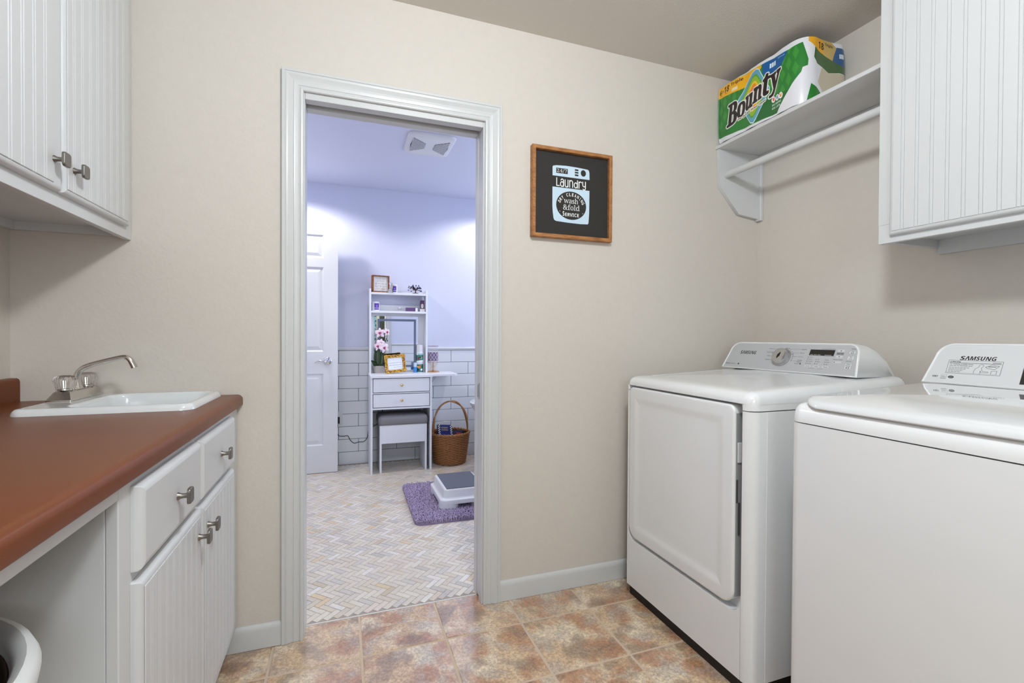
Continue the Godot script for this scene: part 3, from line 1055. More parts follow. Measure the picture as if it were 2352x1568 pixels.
	var W := 0.410
	var D := 0.362
	var rows := []
	for q in [[0.0, 0.0003], [0.001, 0.006], [0.004, 0.0125], [0.009, 0.0165], [0.015, 0.018], [0.020, 0.018]]:
		rows.append(sink_ring(W, D, 0.035, q[0], Vector3(0, q[1], 0)))
	# inner bowl is shifted right of the faucet ledge
	var bw := 0.285
	var bd := 0.31
	var off := Vector3(0.042, 0, 0.0)
	for q in [[-0.004, 0.0175, 0.05], [0.0, 0.0155, 0.05], [0.004, 0.009, 0.05], [0.007, -0.01, 0.05], [0.016, -0.11, 0.05], [0.026, -0.13, 0.05], [0.05, -0.14, 0.05], [0.10, -0.143, 0.03], [0.125, -0.144, 0.02]]:
		rows.append(sink_ring(bw, bd, q[2], q[0], off + Vector3(0, q[1], 0)))
	b.grid(rows, true, sink_side(rows))
	b.cap(rows[-1], Vector3.UP)
	obj("basin", b, mats.porcelain, sk)
	b = MB.new()
	b.lathe([Vector2(0.0, -0.1425), Vector2(0.018, -0.1425), Vector2(0.022, -0.141), Vector2(0.024, -0.1435)], off, 20)
	obj("drain", b, mats.chrome, sk)

	# faucet
	var fy := y1 + 0.0183
	var fc := thing("faucet", "chrome two-handle faucet with clear knobs and a long bent spout", "faucet", Vector3(-0.559, fy, 0.110))
	b = MB.new()
	rows = []
	for q in [[0.0, 0.0], [0.0, 0.003], [0.012, 0.024], [0.015, 0.027], [0.018, 0.028]]:
		var ring := []
		for p in MB.ring_rr(0.062 - 2 * q[0] * 0.85, 0.196 - 2 * q[0] * 1.5, 0.004, 0.0, Vector3.ZERO, 2): ring.append(Vector3(p.x, q[1], p.y))
		rows.append(ring)
	b.grid([rows[0], rows[1]], true); b.grid([rows[1], rows[2]], true); b.grid([rows[2], rows[3], rows[4]], true)
	b.cap(rows[-1], Vector3.UP)
	obj("base_plate", b, mats.chrome, fc)
	for z in [0.062, -0.062]:
		b = MB.new()
		b.lathe([Vector2(0.019, 0.029), Vector2(0.0215, 0.030), Vector2(0.0225, 0.042), Vector2(0.0275, 0.056), Vector2(0.027, 0.063), Vector2(0.022, 0.070), Vector2(0.016, 0.072), Vector2(0.013, 0.070), Vector2(0.0, 0.070)], Vector3(0, 0, z), 72, 18, 0.07)
		var kn := obj("knob", b, mats.acrylic, fc)
		b = MB.new()
		b.lathe([Vector2(0.0, 0.0285), Vector2(0.014, 0.0285), Vector2(0.014, 0.034), Vector2(0.007, 0.036), Vector2(0.006, 0.058), Vector2(0.0, 0.058)], Vector3(0, 0, z), 20)
		obj("valve_stem", b, mats.chrome, kn)
	b = MB.new()
	b.lathe([Vector2(0.017, 0.028), Vector2(0.0165, 0.034), Vector2(0.013, 0.04), Vector2(0.012, 0.056), Vector2(0.0, 0.057)], Vector3.ZERO, 24)
	obj("spout_hub", b, mats.chrome, fc)
	b = MB.new()
	var ctl := [Vector3(0.0, 0.05, 0), Vector3(0.002, 0.068, 0), Vector3(0.012, 0.085, 0), Vector3(0.028, 0.096, 0), Vector3(0.06, 0.107, 0), Vector3(0.10, 0.1185, 0), Vector3(0.118, 0.1225, 0), Vector3(0.128, 0.1215, 0), Vector3(0.136, 0.115, 0), Vector3(0.142, 0.104, 0), Vector3(0.148, 0.089, 0)]
	b.tube(curve(ctl, 34), spread([0.0085, 0.0085, 0.008, 0.0078, 0.0075, 0.0075, 0.008, 0.0085, 0.009], 34), 18)
	obj("spout", b, mats.chrome, fc)

	# bin in the knee space
	var bn := thing("waste_bin", "round white bin with a wide rim in the knee space under the counter", "bin", Vector3(-0.42, 0.0, 1.235))
	b = MB.new()
	b.lathe([Vector2(0.0, 0.002), Vector2(0.20, 0.002), Vector2(0.205, 0.01), Vector2(0.252, 0.66), Vector2(0.266, 0.672), Vector2(0.276, 0.690), Vector2(0.278, 0.705), Vector2(0.273, 0.717), Vector2(0.264, 0.721), Vector2(0.255, 0.716), Vector2(0.249, 0.704), Vector2(0.246, 0.68), Vector2(0.236, 0.64), Vector2(0.20, 0.02), Vector2(0.0, 0.02)], Vector3.ZERO, 64)
	obj("shell", b, mats.bin, bn)
	b = MB.new()
	b.lathe([Vector2(0.2465, 0.694), Vector2(0.243, 0.69), Vector2(0.225, 0.58), Vector2(0.195, 0.10), Vector2(0.0, 0.05)], Vector3.ZERO, 48)
	obj("liner", b, mats.liner, bn)

func sink_ring(w: float, d: float, r: float, inset: float, at: Vector3) -> Array:
	var out := []
	for p in MB.ring_rr(w, d, r, inset, Vector3.ZERO, 5): out.append(Vector3(p.x, 0, p.y) + at)
	return out

func sink_side(rows: Array) -> int:
	var p0: Vector3 = rows[3][0]
	var p1: Vector3 = rows[3][1]
	var p2: Vector3 = rows[4][1]
	var p3: Vector3 = rows[4][0]
	return 1 if (p2 - p0).cross(p3 - p1).y > 0.0 else -1

# points spaced evenly on a smooth curve through ctl
func curve(ctl: Array, n: int) -> Array:
	var out := []
	var m := ctl.size()
	for i in n:
		var t := float(i) / (n - 1) * (m - 1)
		var k := mini(int(t), m - 2)
		var f := t - k
		var p0: Vector3 = ctl[maxi(k - 1, 0)]
		var p1: Vector3 = ctl[k]
		var p2: Vector3 = ctl[k + 1]
		var p3: Vector3 = ctl[mini(k + 2, m - 1)]
		out.append(p1.cubic_interpolate(p2, p0, p3, f))
	return out

func spread(vals: Array, n: int) -> Array:
	var out := []
	for i in n:
		var t := float(i) / (n - 1) * (vals.size() - 1)
		var k := mini(int(t), vals.size() - 2)
		out.append(lerpf(vals[k], vals[k + 1], t - k))
	return out

# ---------------------------------------------------------------- right side: shelf, cabinet, machines, picture
func build_right_side():
	var b: MB
	# upper cabinet, face to the left
	var uc := thing("upper_cabinet", "white beadboard wall cabinet above the washer", "cabinet")
	var z0 := 0.80
	var z1 := 1.86
	b = MB.new()
	b.span(Vector3(1.984, 1.472, z0 + 0.001), Vector3(XR - 0.001, CEIL - 0.002, z0 + 0.019))
	b.span(Vector3(1.984, 1.472, z1 - 0.019), Vector3(XR - 0.001, CEIL - 0.002, z1 - 0.001))
	b.span(Vector3(1.984, 1.500, z0 + 0.019), Vector3(XR - 0.019, 1.516, z1 - 0.019))
	b.span(Vector3(XR - 0.019, 1.448, z0 + 0.0192), Vector3(XR - 0.001, CEIL - 0.002, z1 - 0.0192))
	b.span(Vector3(1.984, CEIL - 0.02, z0 + 0.019), Vector3(XR - 0.019, CEIL - 0.002, z1 - 0.019))
	obj("body", b, mats.under_white, uc)
	b = MB.new()
	b.span(Vector3(1.965, 1.465, z0 + 0.001), Vector3(1.984, 1.53, z1 - 0.001), 0.001)
	b.span(Vector3(1.965, 2.40, z0 + 0.001), Vector3(1.984, CEIL - 0.002, z1 - 0.001), 0.001)
	for z in [[z0 + 0.001, z0 + 0.065], [1.31, 1.35], [z1 - 0.065, z1 - 0.001]]:
		b.span(Vector3(1.9652, 1.53, z[0]), Vector3(1.9838, 2.40, z[1]))
	obj("face_frame", b, mats.white_paint, uc)
	var hh := 2.425 - 1.487
	for q in [[0.842, 1.328, 1], [1.332, 1.818, -1]]:
		var w: float = q[1] - q[0]
		front(uc, "door", Vector3(1.965, 1.487 + hh / 2, (q[0] + q[1]) / 2), -PI / 2, w, hh, true, Vector2((w / 2 - 0.042) * float(q[2]), 1.556 - (1.487 + hh / 2)), 0.026)

	# shelf, bracket and rod
	var sh := thing("wall_shelf", "white closet shelf over the dryer on a cut-corner bracket", "shelf")
	b = MB.new()
	var prof := PackedVector2Array([Vector2(XR - 0.001, 2.093), Vector2(1.996, 2.093), Vector2(1.992, 2.095), Vector2(1.990, 2.1025), Vector2(1.992, 2.110), Vector2(1.996, 2.112), Vector2(XR - 0.001, 2.112)])
	b.extrude(prof, 0.0015, z0 - 0.0005)
	obj("shelf_board", b, mats.white_paint, sh)
	b = MB.new()
	b.extrude(PackedVector2Array([Vector2(2.000, 2.0925), Vector2(2.259, 2.0925), Vector2(2.259, 1.762), Vector2(2.130, 1.776), Vector2(2.006, 1.908)]), 0.0015, 0.020)
	obj("bracket", b, mats.white_paint, sh)
	b = MB.new()
	b.span(Vector3(2.2592, 1.752, 0.0015), Vector3(XR - 0.0005, 2.0925, 0.036), 0.0015)
	obj("bracket_cleat", b, mats.white_paint, sh)
	b = MB.new()
	b.span(Vector3(2.2592, 2.075, 0.0362), Vector3(XR - 0.0005, 2.0925, z0 - 0.001), 0.001)
	obj("wall_cleat", b, mats.white_paint, sh)
	var rod := MB.new()
	rod.tube([Vector3(2.047, 1.966, 0.0203), Vector3(2.047, 1.966, 0.3), Vector3(2.047, 1.966, z0 - 0.0005)], 0.0165, 28)
	tag(obj("hanging_rod", rod, mats.white_paint), "white round hanging rod under the closet shelf", "rod")

	paper_towels()
	picture()
	dryer()
	washer()

func paper_towels():
	var t := thing("paper_towel_pack", "green wrapped six-roll paper towel pack on the closet shelf", "paper towels", Vector3(0, 2.1125, 0))
	var X0 := 2.003
	var X1 := 2.272
	var Z0 := 0.006
	var Z1 := 0.482
	var rr := (Z1 - Z0) / 6.0
	var b: MB
	var paper := triplanar(mat(c8(238, 238, 240), 0.75), 20.0)
	paper.normal_enabled = true; paper.normal_texture = noise_tex(256, 0.08, [], 41, 3, true, 4.0); paper.normal_scale = 0.5
	for i in 3:
		for j in 2:
			b = MB.new()
			var r := rr - 0.009
			var rx := (X1 - X0) / 4.0 - 0.009
			b.xf = Transform3D(Basis.from_scale(Vector3(rx / r, 1, 1)), Vector3(X0 + (rx + 0.009) * (1 + 2 * j), 0, Z0 + rr * (1 + 2 * i)))
			b.lathe([Vector2(0.02, 0.002), Vector2(r - 0.014, 0.001), Vector2(r - 0.004, 0.006), Vector2(r, 0.018), Vector2(r, 0.28), Vector2(r - 0.004, 0.292), Vector2(r - 0.014, 0.297), Vector2(0.02, 0.296)], Vector3.ZERO, 40)
			obj("roll", b, paper, t)
	# wrapper: a sleeve round the rolls
	var lo := 0.012
	var hi := 0.287
	var path := []
	var n := 36
	var rc := 0.066
	for i in n + 1:
		var z := lerpf(Z0, Z1 - rc, float(i) / n)
		var ph := fposmod((z - Z0) / (2 * rr), 1.0)
		path.append(Vector2(X0 + 0.006 * pow(absf(cos(ph * PI)), 6.0), z))
	for i in range(1, 13):
		var a := PI / 2 * i / 12
		path.append(Vector2(X0 + rc - rc * cos(a), Z1 - rc + rc * sin(a)))
	for i in range(1, 17):
		var x := lerpf(X0 + rc, X1 - 0.05, float(i) / 16)
		path.append(Vector2(x, Z1 - 0.004 * sin(PI * i / 16.0)))
	for i in range(1, 9):
		var a := PI / 2 * i / 8
		path.append(Vector2(X1 - 0.05 + 0.05 * sin(a), Z1 - 0.05 + 0.05 * cos(a)))
	path.append(Vector2(X1, Z0)); path.append(Vector2(X0 + 0.012, Z0 - 0.0015)); path.append(Vector2(X0, Z0))
	var cum := [Z0]
	for i in range(1, path.size()): cum.append(cum[-1] + path[i].distance_to(path[i - 1]))
	var SW := 0.86
	var rows := []
	var uvs := []
	var wob := FastNoiseLite.new(); wob.seed = 6; wob.frequency = 9.0
	for j in 11:
		var y := lerpf(lo, hi, j / 10.0)
		var ring := PackedVector3Array()
		var uv := []
		for i in path.size():
			var s: float = minf(cum[i], SW)
			var nn := wob.get_noise_2d(s * 1.0, y) * 0.003
			var pull := 0.006 * pow(absf(j - 5) / 5.0, 4.0)
			var p: Vector2 = path[i]
			var d := (Vector2((X0 + X1) / 2, clampf(p.y, Z0 + 0.1, Z1 - 0.1)) - p).normalized()
			p += d * (pull + maxf(nn, -0.002))
			ring.append(Vector3(p.x, y, p.y))
			uv.append(Vector2(s / SW, 1.0 - y / 0.31))
		rows.append(ring); uvs.append(uv)
	b = MB.new()
	b.grid(rows, false, 0, uvs)
	var wm := mat(Color.WHITE, 0.28)
	wm.albedo_texture = wrapper_print(SW)
	wm.clearcoat_enabled = true; wm.clearcoat = 0.4; wm.clearcoat_roughness = 0.1
	obj("wrapper", b, wm, t)

func wrapper_print(SW: float) -> Texture2D:
	var pr := Print.new(Vector2(0, 0), Vector2(SW, 0.31), 1300.0, c8(232, 232, 238))
	var green := c8(40, 128, 48)
	var green2 := c8(58, 148, 56)
	var dgreen := c8(26, 104, 44)
	var yellow := c8(250, 186, 22)
	var blue := c8(8, 92, 160)
	var V := func(x: float, y: float) -> Vector2: return Vector2(x + 0.012, y)
	# front green field with a diamond quilting
	var field := [V.call(-0.02, 0.035), V.call(0.16, 0.024), V.call(0.335, 0.018), V.call(0.375, 0.062), V.call(0.417, 0.108), V.call(0.45, 0.142), V.call(0.455, 0.16), V.call(0.474, 0.165), V.call(0.476, 0.19), V.call(0.455, 0.265), V.call(0.45, 0.30), V.call(0.20, 0.31), V.call(-0.02, 0.31)]
	pr.poly(field, green)
	for i in 16:
		for j in 9:
			var c := Vector2(0.02 + i * 0.03, 0.03 + j * 0.034)
			if (i + j) % 2 == 0 and c.y > 0.07 and Geometry2D.is_point_in_polygon(c, PackedVector2Array(field)) and Geometry2D.is_point_in_polygon(c + Vector2(0.02, 0), PackedVector2Array(field)):
				pr.poly([c + Vector2(-0.014, 0), c + Vector2(0, -0.03), c + Vector2(0.014, 0), c + Vector2(0, 0.03)], green2)
	pr.poly([V.call(0.27, 0.10), V.call(0.40, 0.09), V.call(0.335, 0.018), V.call(0.225, 0.026)], dgreen)
	# white roll end over the top of the print
	pr.poly([V.call(-0.02, 0.294), V.call(0.16, 0.281), V.call(0.26, 0.272), V.call(0.40, 0.262), V.call(0.48, 0.27), V.call(0.48, 0.31), V.call(-0.02, 0.31)], c8(232, 232, 236))
	pr.poly([V.call(-0.02, 0.294), V.call(0.163, 0.280), V.call(0.24, 0.276), V.call(0.254, 0.270), V.call(0.254, 0.258), V.call(0.157, 0.216), V.call(-0.02, 0.237)], yellow)
	pr.poly([V.call(0.258, 0.273), V.call(0.30, 0.271), V.call(0.392, 0.262), V.call(0.358, 0.208), V.call(0.30, 0.203), V.call(0.277, 0.213), V.call(0.262, 0.225)], blue)
	# diamond
	var C: Vector2 = V.call(0.211, 0.148)
	for q in [[1.0, c8(236, 244, 246)], [0.965, c8(98, 168, 200)], [0.80, c8(92, 166, 60)], [0.72, c8(150, 190, 50)], [0.56, c8(244, 206, 40)], [0.47, c8(246, 140, 28)], [0.33, c8(232, 84, 24)]]:
		var k: float = q[0]
		var pts := []
		for p in [[0.012, 0.124], [-0.006, 0.118], [-0.093, 0.02], [-0.09, 0.004], [-0.016, -0.118], [0.0, -0.124], [0.016, -0.112], [0.088, -0.02], [0.09, 0.0], [0.03, 0.114]]: pts.append(C + Vector2(p[0], p[1]) * k)
		pr.poly(pts, q[1])
	# name
	var serif := font("Droid Serif", true)
	var sans := font("Droid Sans", true)
	var black := c8(34, 20, 20)
	for g in [0.0075, 0.0025]:
		var x := 0.056
		var word := [["B", 0.062, 0.104, 0.122], ["o", 0.046, 0.070, 0.120], ["u", 0.052, 0.066, 0.135], ["n", 0.054, 0.066, 0.150], ["t", 0.038, 0.094, 0.168], ["y", 0.058, 0.098, 0.152]]
		for l in word:
			var w: float = l[1]
			pr.text(l[0], serif, V.call(x + w / 2, l[3]), w - 0.005, l[2], c8(240, 238, 232) if g > 0.005 else black, 0.10, 0.10, 0.0, g)
			x += w - 0.002
	for g in [0.003, 0.0]:
		pr.text("The Quicker Picker Upper", sans, V.call(0.200, 0.0885), 0.165, 0.0135, c8(246, 240, 230) if g > 0.001 else black, 0.1, 0.13, 0.0, g)
	pr.text("6", sans, V.call(0.004, 0.262), 0.014, 0.022, black)
	pr.text("=", sans, V.call(0.020, 0.262), 0.010, 0.008, black)
	pr.text("18", sans, V.call(0.045, 0.264), 0.032, 0.032, black, 0.0, -0.05)
	pr.text("Triple", sans, V.call(0.108, 0.268), 0.074, 0.021, black, 0.0, -0.08)
	for i in 4: pr.rect(0.092 + i * 0.009, 0.233 - i * 0.0006, 0.0995 + i * 0.009, 0.249 - i * 0.0006, c8(245, 238, 210))
	pr.line([V.call(0.003, 0.245), V.call(0.015, 0.244)], 0.0015, black)
	pr.line([V.call(0.036, 0.243), V.call(0.056, 0.241)], 0.0015, black)
	for i in 3: pr.rect(0.309 + i * 0.011, 0.232, 0.3175 + i * 0.011, 0.253, c8(232, 240, 246))
	pr.text("SELECT-A-SIZE", sans, V.call(0.358, 0.2545), 0.036, 0.005, c8(232, 240, 246), 0.0, -0.1)
	for q in [[0.319, 0.084, c8(232, 78, 70)], [0.341, 0.083, c8(96, 150, 210)], [0.360, 0.083, c8(240, 150, 80)]]:
		pr.oval(V.call(q[0], q[1]), 0.0105, 0.0135, c8(246, 244, 240))
		pr.oval(V.call(q[0], q[1] - 0.001), 0.005, 0.006, q[2])
		for k in 3: pr.oval(V.call(q[0] - 0.005 + k * 0.005, q[1] + 0.006), 0.0019, 0.0026, q[2])
	pr.text("DO MORE", sans, V.call(0.336, 0.0605), 0.050, 0.0085, c8(240, 246, 240))
	pr.text("USE LESS.", sans, V.call(0.334, 0.0465), 0.050, 0.0085, c8(240, 246, 240))
	for i in 4: pr.line([V.call(0.005, 0.058 - i * 0.006), V.call(0.06 + 0.012 * (i % 2), 0.056 - i * 0.006)], 0.0012, c8(20, 84, 34))
	# round the corner: second green field, then the end with its own bands
	pr.poly([Vector2(0.478, 0.0), Vector2(0.500, 0.090), Vector2(0.53, 0.075), Vector2(0.56, 0.05), Vector2(0.66, 0.04), Vector2(0.70, 0.02), Vector2(0.70, 0.0)], green)
	pr.poly([Vector2(0.512, 0.20), Vector2(0.53, 0.175), Vector2(0.56, 0.168), Vector2(0.60, 0.15), Vector2(0.66, 0.16), Vector2(0.80, 0.15), Vector2(0.80, 0.25), Vector2(0.52, 0.26)], c8(60, 100, 46))
	pr.poly([Vector2(0.56, 0.166), Vector2(0.60, 0.15), Vector2(0.66, 0.158), Vector2(0.70, 0.155), Vector2(0.69, 0.05), Vector2(0.57, 0.055), Vector2(0.535, 0.10)], c8(206, 194, 170))
	pr.poly([Vector2(0.488, 0.268), Vector2(0.53, 0.235), Vector2(0.62, 0.205), Vector2(0.65, 0.265), Vector2(0.60, 0.31), Vector2(0.49, 0.31)], c8(244, 176, 30))
	pr.poly([Vector2(0.60, 0.31), Vector2(0.65, 0.265), Vector2(0.622, 0.205), Vector2(0.57, 0.22), Vector2(0.565, 0.29)], c8(204, 172, 98))
	pr.poly([Vector2(0.622, 0.205), Vector2(0.65, 0.268), Vector2(0.74, 0.268), Vector2(0.75, 0.195), Vector2(0.68, 0.19)], c8(16, 84, 140))
	pr.text("18", sans, Vector2(0.556, 0.258), 0.034, 0.030, black, 0.1, -0.15)
	pr.text("Triple", sans, Vector2(0.605, 0.266), 0.044, 0.018, black, 0.1, -0.12)
	for i in 3: pr.rect(0.663 + i * 0.008, 0.222, 0.670 + i * 0.008, 0.242, c8(232, 240, 246))
	return pr.tex()

func picture():
	var t := thing("wall_picture", "square wood framed laundry sign with a pale blue washing machine", "picture", Vector3(1.1775, 1.7735, 0.0))
	var s := 0.396
	var bar := 0.0155
	var wood := triplanar(mat(Color.WHITE, 0.5), 3.0, false)
	wood.albedo_texture = noise_tex(256, 0.018, [[0.0, c8(134, 84, 44)], [0.5, c8(172, 116, 66)], [1.0, c8(196, 142, 88)]], 61, 5)
	wood.uv1_scale = Vector3(3, 12, 3)
	for k in 4:
		var b := MB.new()
		b.xf = Transform3D(Basis(Vector3(0, 0, 1), k * PI / 2), Vector3.ZERO)
		var h := s / 2
		var rows := []
		for e in [-1.0, 1.0]:
			rows.append([Vector3(e * (h - bar), h - bar, 0.008), Vector3(e * (h - bar), h - bar, 0.0285), Vector3(e * (h - bar - -0.002), h - bar + 0.002, 0.030), Vector3(e * (h - 0.002), h - 0.002, 0.030), Vector3(e * h, h, 0.028), Vector3(e * h, h, 0.001), Vector3(e * (h - bar), h - bar, 0.001)])
		for i in 6: b.face([rows[0][i], rows[0][i + 1], rows[1][i + 1], rows[1][i]], Vector3(0, h - bar / 2, 0.015))
		obj("frame_bar", b, wood, t)
	var b := MB.new()
	var q := s / 2 - bar
	b.span(Vector3(-q, -q, 0.002), Vector3(q, q, 0.0095))
	obj("backing", b, mat(c8(38, 35, 32), 0.8), t)
	b = MB.new()
	b.face([Vector3(-q, -q, 0.012), Vector3(q, -q, 0.012), Vector3(q, q, 0.012), Vector3(-q, q, 0.012)], Vector3(0, 0, -1), [Vector2(0, 1), Vector2(1, 1), Vector2(1, 0), Vector2(0, 0)])
	b.face([Vector3(-q, -q, 0.010), Vector3(q, -q, 0.010), Vector3(q, q, 0.010), Vector3(-q, q, 0.010)], Vector3(0, 0, 1))
	var m := mat(Color.WHITE, 0.75)
	m.albedo_texture = sign_print(Vector2(1.1775 - q, 1.7735 - q), 2 * q)
	obj("sign_face", b, m, t)

func sign_print(o: Vector2, s: float) -> Texture2D:
	var dark := c8(44, 41, 38)
	var sky := c8(202, 224, 240)
	var pr := Print.new(o, Vector2(s, s), 1800.0, dark)
	var V := func(x: float, y: float) -> Vector2: return Vector2(x, y)
	pr.poly([V.call(1.081, 1.852), V.call(1.081, 1.890), V.call(1.084, 1.895), V.call(1.10, 1.899), V.call(1.15, 1.902), V.call(1.20, 1.901), V.call(1.255, 1.898), V.call(1.262, 1.894), V.call(1.265, 1.885), V.call(1.266, 1.852)], sky)
	pr.rect(1.099, 1.8655, 1.1555, 1.888, dark)
	pr.text("24/7", font("Droid Serif"), V.call(1.127, 1.8765), 0.050, 0.018, c8(245, 246, 246))
	for i in 3: pr.rect(1.191, 1.8625 + i * 0.0115, 1.209, 1.8695 + i * 0.0115, dark)
	pr.oval(V.call(1.234, 1.8785), 0.013, 0.0145, dark)
	# hand drawn name: strokes
	var wht := c8(246, 247, 247)
	var w := 0.0042
	var L := func(pts: Array): pr.line(pts, w, wht)
	L.call([V.call(1.1015, 1.8445), V.call(1.1015, 1.8095), V.call(1.116, 1.8105)])
	var loop := func(cx: float, cy: float, rx: float, ry: float, a0: float, a1: float):
		var pts := []
		for i in 17:
			var a := lerpf(a0, a1, i / 16.0)
			pts.append(Vector2(cx + rx * cos(a), cy + ry * sin(a)))
		pr.line(pts, w, wht)
	loop.call(1.1275, 1.8185, 0.0075, 0.0105, 0.0, TAU)
	L.call([V.call(1.135, 1.808), V.call(1.135, 1.832)]); loop.call(1.1285, 1.832, 0.0065, 0.009, 0.0, PI * 0.9)
	L.call([V.call(1.143, 1.840), V.call(1.143, 1.818)]); loop.call(1.150, 1.818, 0.007, 0.010, PI, TAU); L.call([V.call(1.157, 1.808), V.call(1.157, 1.840)])
	L.call([V.call(1.1655, 1.808), V.call(1.1655, 1.840)]); loop.call(1.173, 1.829, 0.0075, 0.010, 0.0, PI); L.call([V.call(1.1805, 1.829), V.call(1.1805, 1.808)])
	loop.call(1.196, 1.820, 0.0078, 0.0115, 0.0, TAU); L.call([V.call(1.2045, 1.808), V.call(1.2045, 1.843)])
	L.call([V.call(1.2125, 1.808), V.call(1.2125, 1.838)]); loop.call(1.2195, 1.829, 0.007, 0.009, PI * 0.2, PI)
	L.call([V.call(1.231, 1.840), V.call(1.231, 1.828)]); loop.call(1.238, 1.828, 0.007, 0.010, PI, TAU); L.call([V.call(1.245, 1.841), V.call(1.245, 1.812)]); loop.call(1.2385, 1.812, 0.0065, 0.008, -PI * 0.85, 0.0)
	# drum body
	pr.poly([V.call(1.081, 1.803), V.call(1.081, 1.72), V.call(1.083, 1.69), V.call(1.087, 1.664), V.call(1.091, 1.656), V.call(1.10, 1.652), V.call(1.16, 1.649), V.call(1.22, 1.648), V.call(1.258, 1.650), V.call(1.262, 1.655), V.call(1.265, 1.70), V.call(1.266, 1.803)], sky)
	pr.oval(V.call(1.1745, 1.7265), 0.0748, 0.063, dark, 64)
	var sans := font("Droid Sans", true)
	var arc := "DRY CLEANING"
	for i in arc.length():
		if arc[i] == " ": continue
		var a := deg_to_rad(lerpf(166.0, 14.0, (i + 0.3) / (arc.length() - 0.4)))
		var p := Vector2(1.1745 + 0.0615 * cos(a), 1.7265 + 0.0495 * sin(a))
		pr.text(arc[i], sans, p, 0.0035 if arc[i] == "I" else 0.0085, 0.0145, wht, 0.0, 0.0, (a - PI / 2) * 0.75)
	var serif := font("Droid Serif")
	pr.text("wash", serif, V.call(1.173, 1.748), 0.072, 0.024, wht)
	pr.text("&fold", serif, V.call(1.175, 1.7185), 0.082, 0.025, wht)
	pr.text("S", sans, V.call(1.1360, 1.6885), 0.0085, 0.021, wht)
	pr.text("ERVICE", sans, V.call(1.1785, 1.6855), 0.069, 0.0155, wht)
	pr.oval(V.call(1.118, 1.698), 0.0018, 0.0018, wht, 10)
	pr.oval(V.call(1.232, 1.696), 0.0018, 0.0018, wht, 10)
	return pr.tex()

# ---------------------------------------------------------------- washer and dryer
# plan outline of a machine: rounded rectangle, front at x = xf, counter-clockwise, as (x, z)
func plan(xf: float, xb: float, z0: float, z1: float, r: float, inset := 0.0) -> Array:
	var out := []
	for p in MB.ring_rr(xb - xf, z1 - z0, r, inset, Vector3.ZERO, 6): out.append(Vector2(p.x + (xf + xb) / 2, p.y + (z0 + z1) / 2))
	return out

func plan_ring(pts: Array, y) -> Array:
	var out := []
	for p in pts: out.append(Vector3(p.x, y.call(p) if y is Callable else y, p.y))
	return out

func console(t: Node3D, xb: float, yb: float, za: float, zb: float, h: float, tex: Texture2D, panel_color: Color):
	# panel leans back; ring of its outline in (z, along the slope)
	var T := Vector3(0.055, 0.115, 0).normalized()
	var N := Vector3(-T.y, T.x, 0)
	var o := Vector3(xb, yb, 0)
	var out := func(inset: float) -> Array:
		var r := 0.048
		var pts := []
		var a0 := za + inset
		var a1 := zb - inset
		var hh := h - inset
		var lean := 0.016
		pts.append(Vector2(a0, inset * 0.6)); 
		for i in 13: pts.append(Vector2(lerpf(a0, a1, i / 12.0), inset * 0.6))
		for i in 9:
			var a := PI / 2 * i / 8
			pts.append(Vector2(a1 - lean - (r - inset) + (r - inset) * cos(a), hh - (r - inset) + (r - inset) * sin(a)))
		for i in range(1, 12): pts.append(Vector2(lerpf(a1 - lean - r + inset, a0 + lean + r - inset, i / 12.0), hh))
		for i in 9:
			var a := PI / 2 + PI / 2 * i / 8
			pts.append(Vector2(a0 + lean + (r - inset) + (r - inset) * cos(a), hh - (r - inset) + (r - inset) * sin(a)))
		return pts
	var place := func(pts: Array, lift: float) -> Array:
		var q := []
		for p in pts: q.append(o + T * p.y + Vector3(0, 0, p.x) + N * lift)
		return q
	var b := MB.new()
	var rim: Array = place.call(out.call(0.0), 0.0)
	var rows := []
	# back of the hood falls away behind the rim
	for q in [[0.175, 0.02, 1.02], [0.135, 0.60, 1.015], [0.09, 0.86, 1.01], [0.05, 0.97, 1.004], [0.015, 1.0, 1.0]]:
		var ring := []
		var zc := (za + zb) / 2
		for p in rim: ring.append(Vector3(p.x + q[0], yb + (p.y - yb) * q[1], zc + (p.z - zc) * q[2]))
		rows.append(ring)
	rows.append(rim)
	b.grid(rows, true)
	b.grid([rim, place.call(out.call(0.002), 0.0035), place.call(out.call(0.0045), 0.0045), place.call(out.call(0.007), 0.0042), place.call(out.call(0.009), 0.001)], true, 0)
	obj("console_hood", b, mats.appliance, t)
	b = MB.new()
	var po: Array = out.call(0.0085)
	var pp: Array = place.call(po, 0.0018)
	var uvs := []
	for p in po: uvs.append(Vector2((p.x - za) / (zb - za), 1.0 - p.y / h))
	b.cap(pp, N, uvs)
	b.grid([pp, place.call(po, -0.002)], true)
	var m := mat(Color.WHITE, 0.35)
	m.albedo_texture = tex
	obj("control_panel", b, m, t)

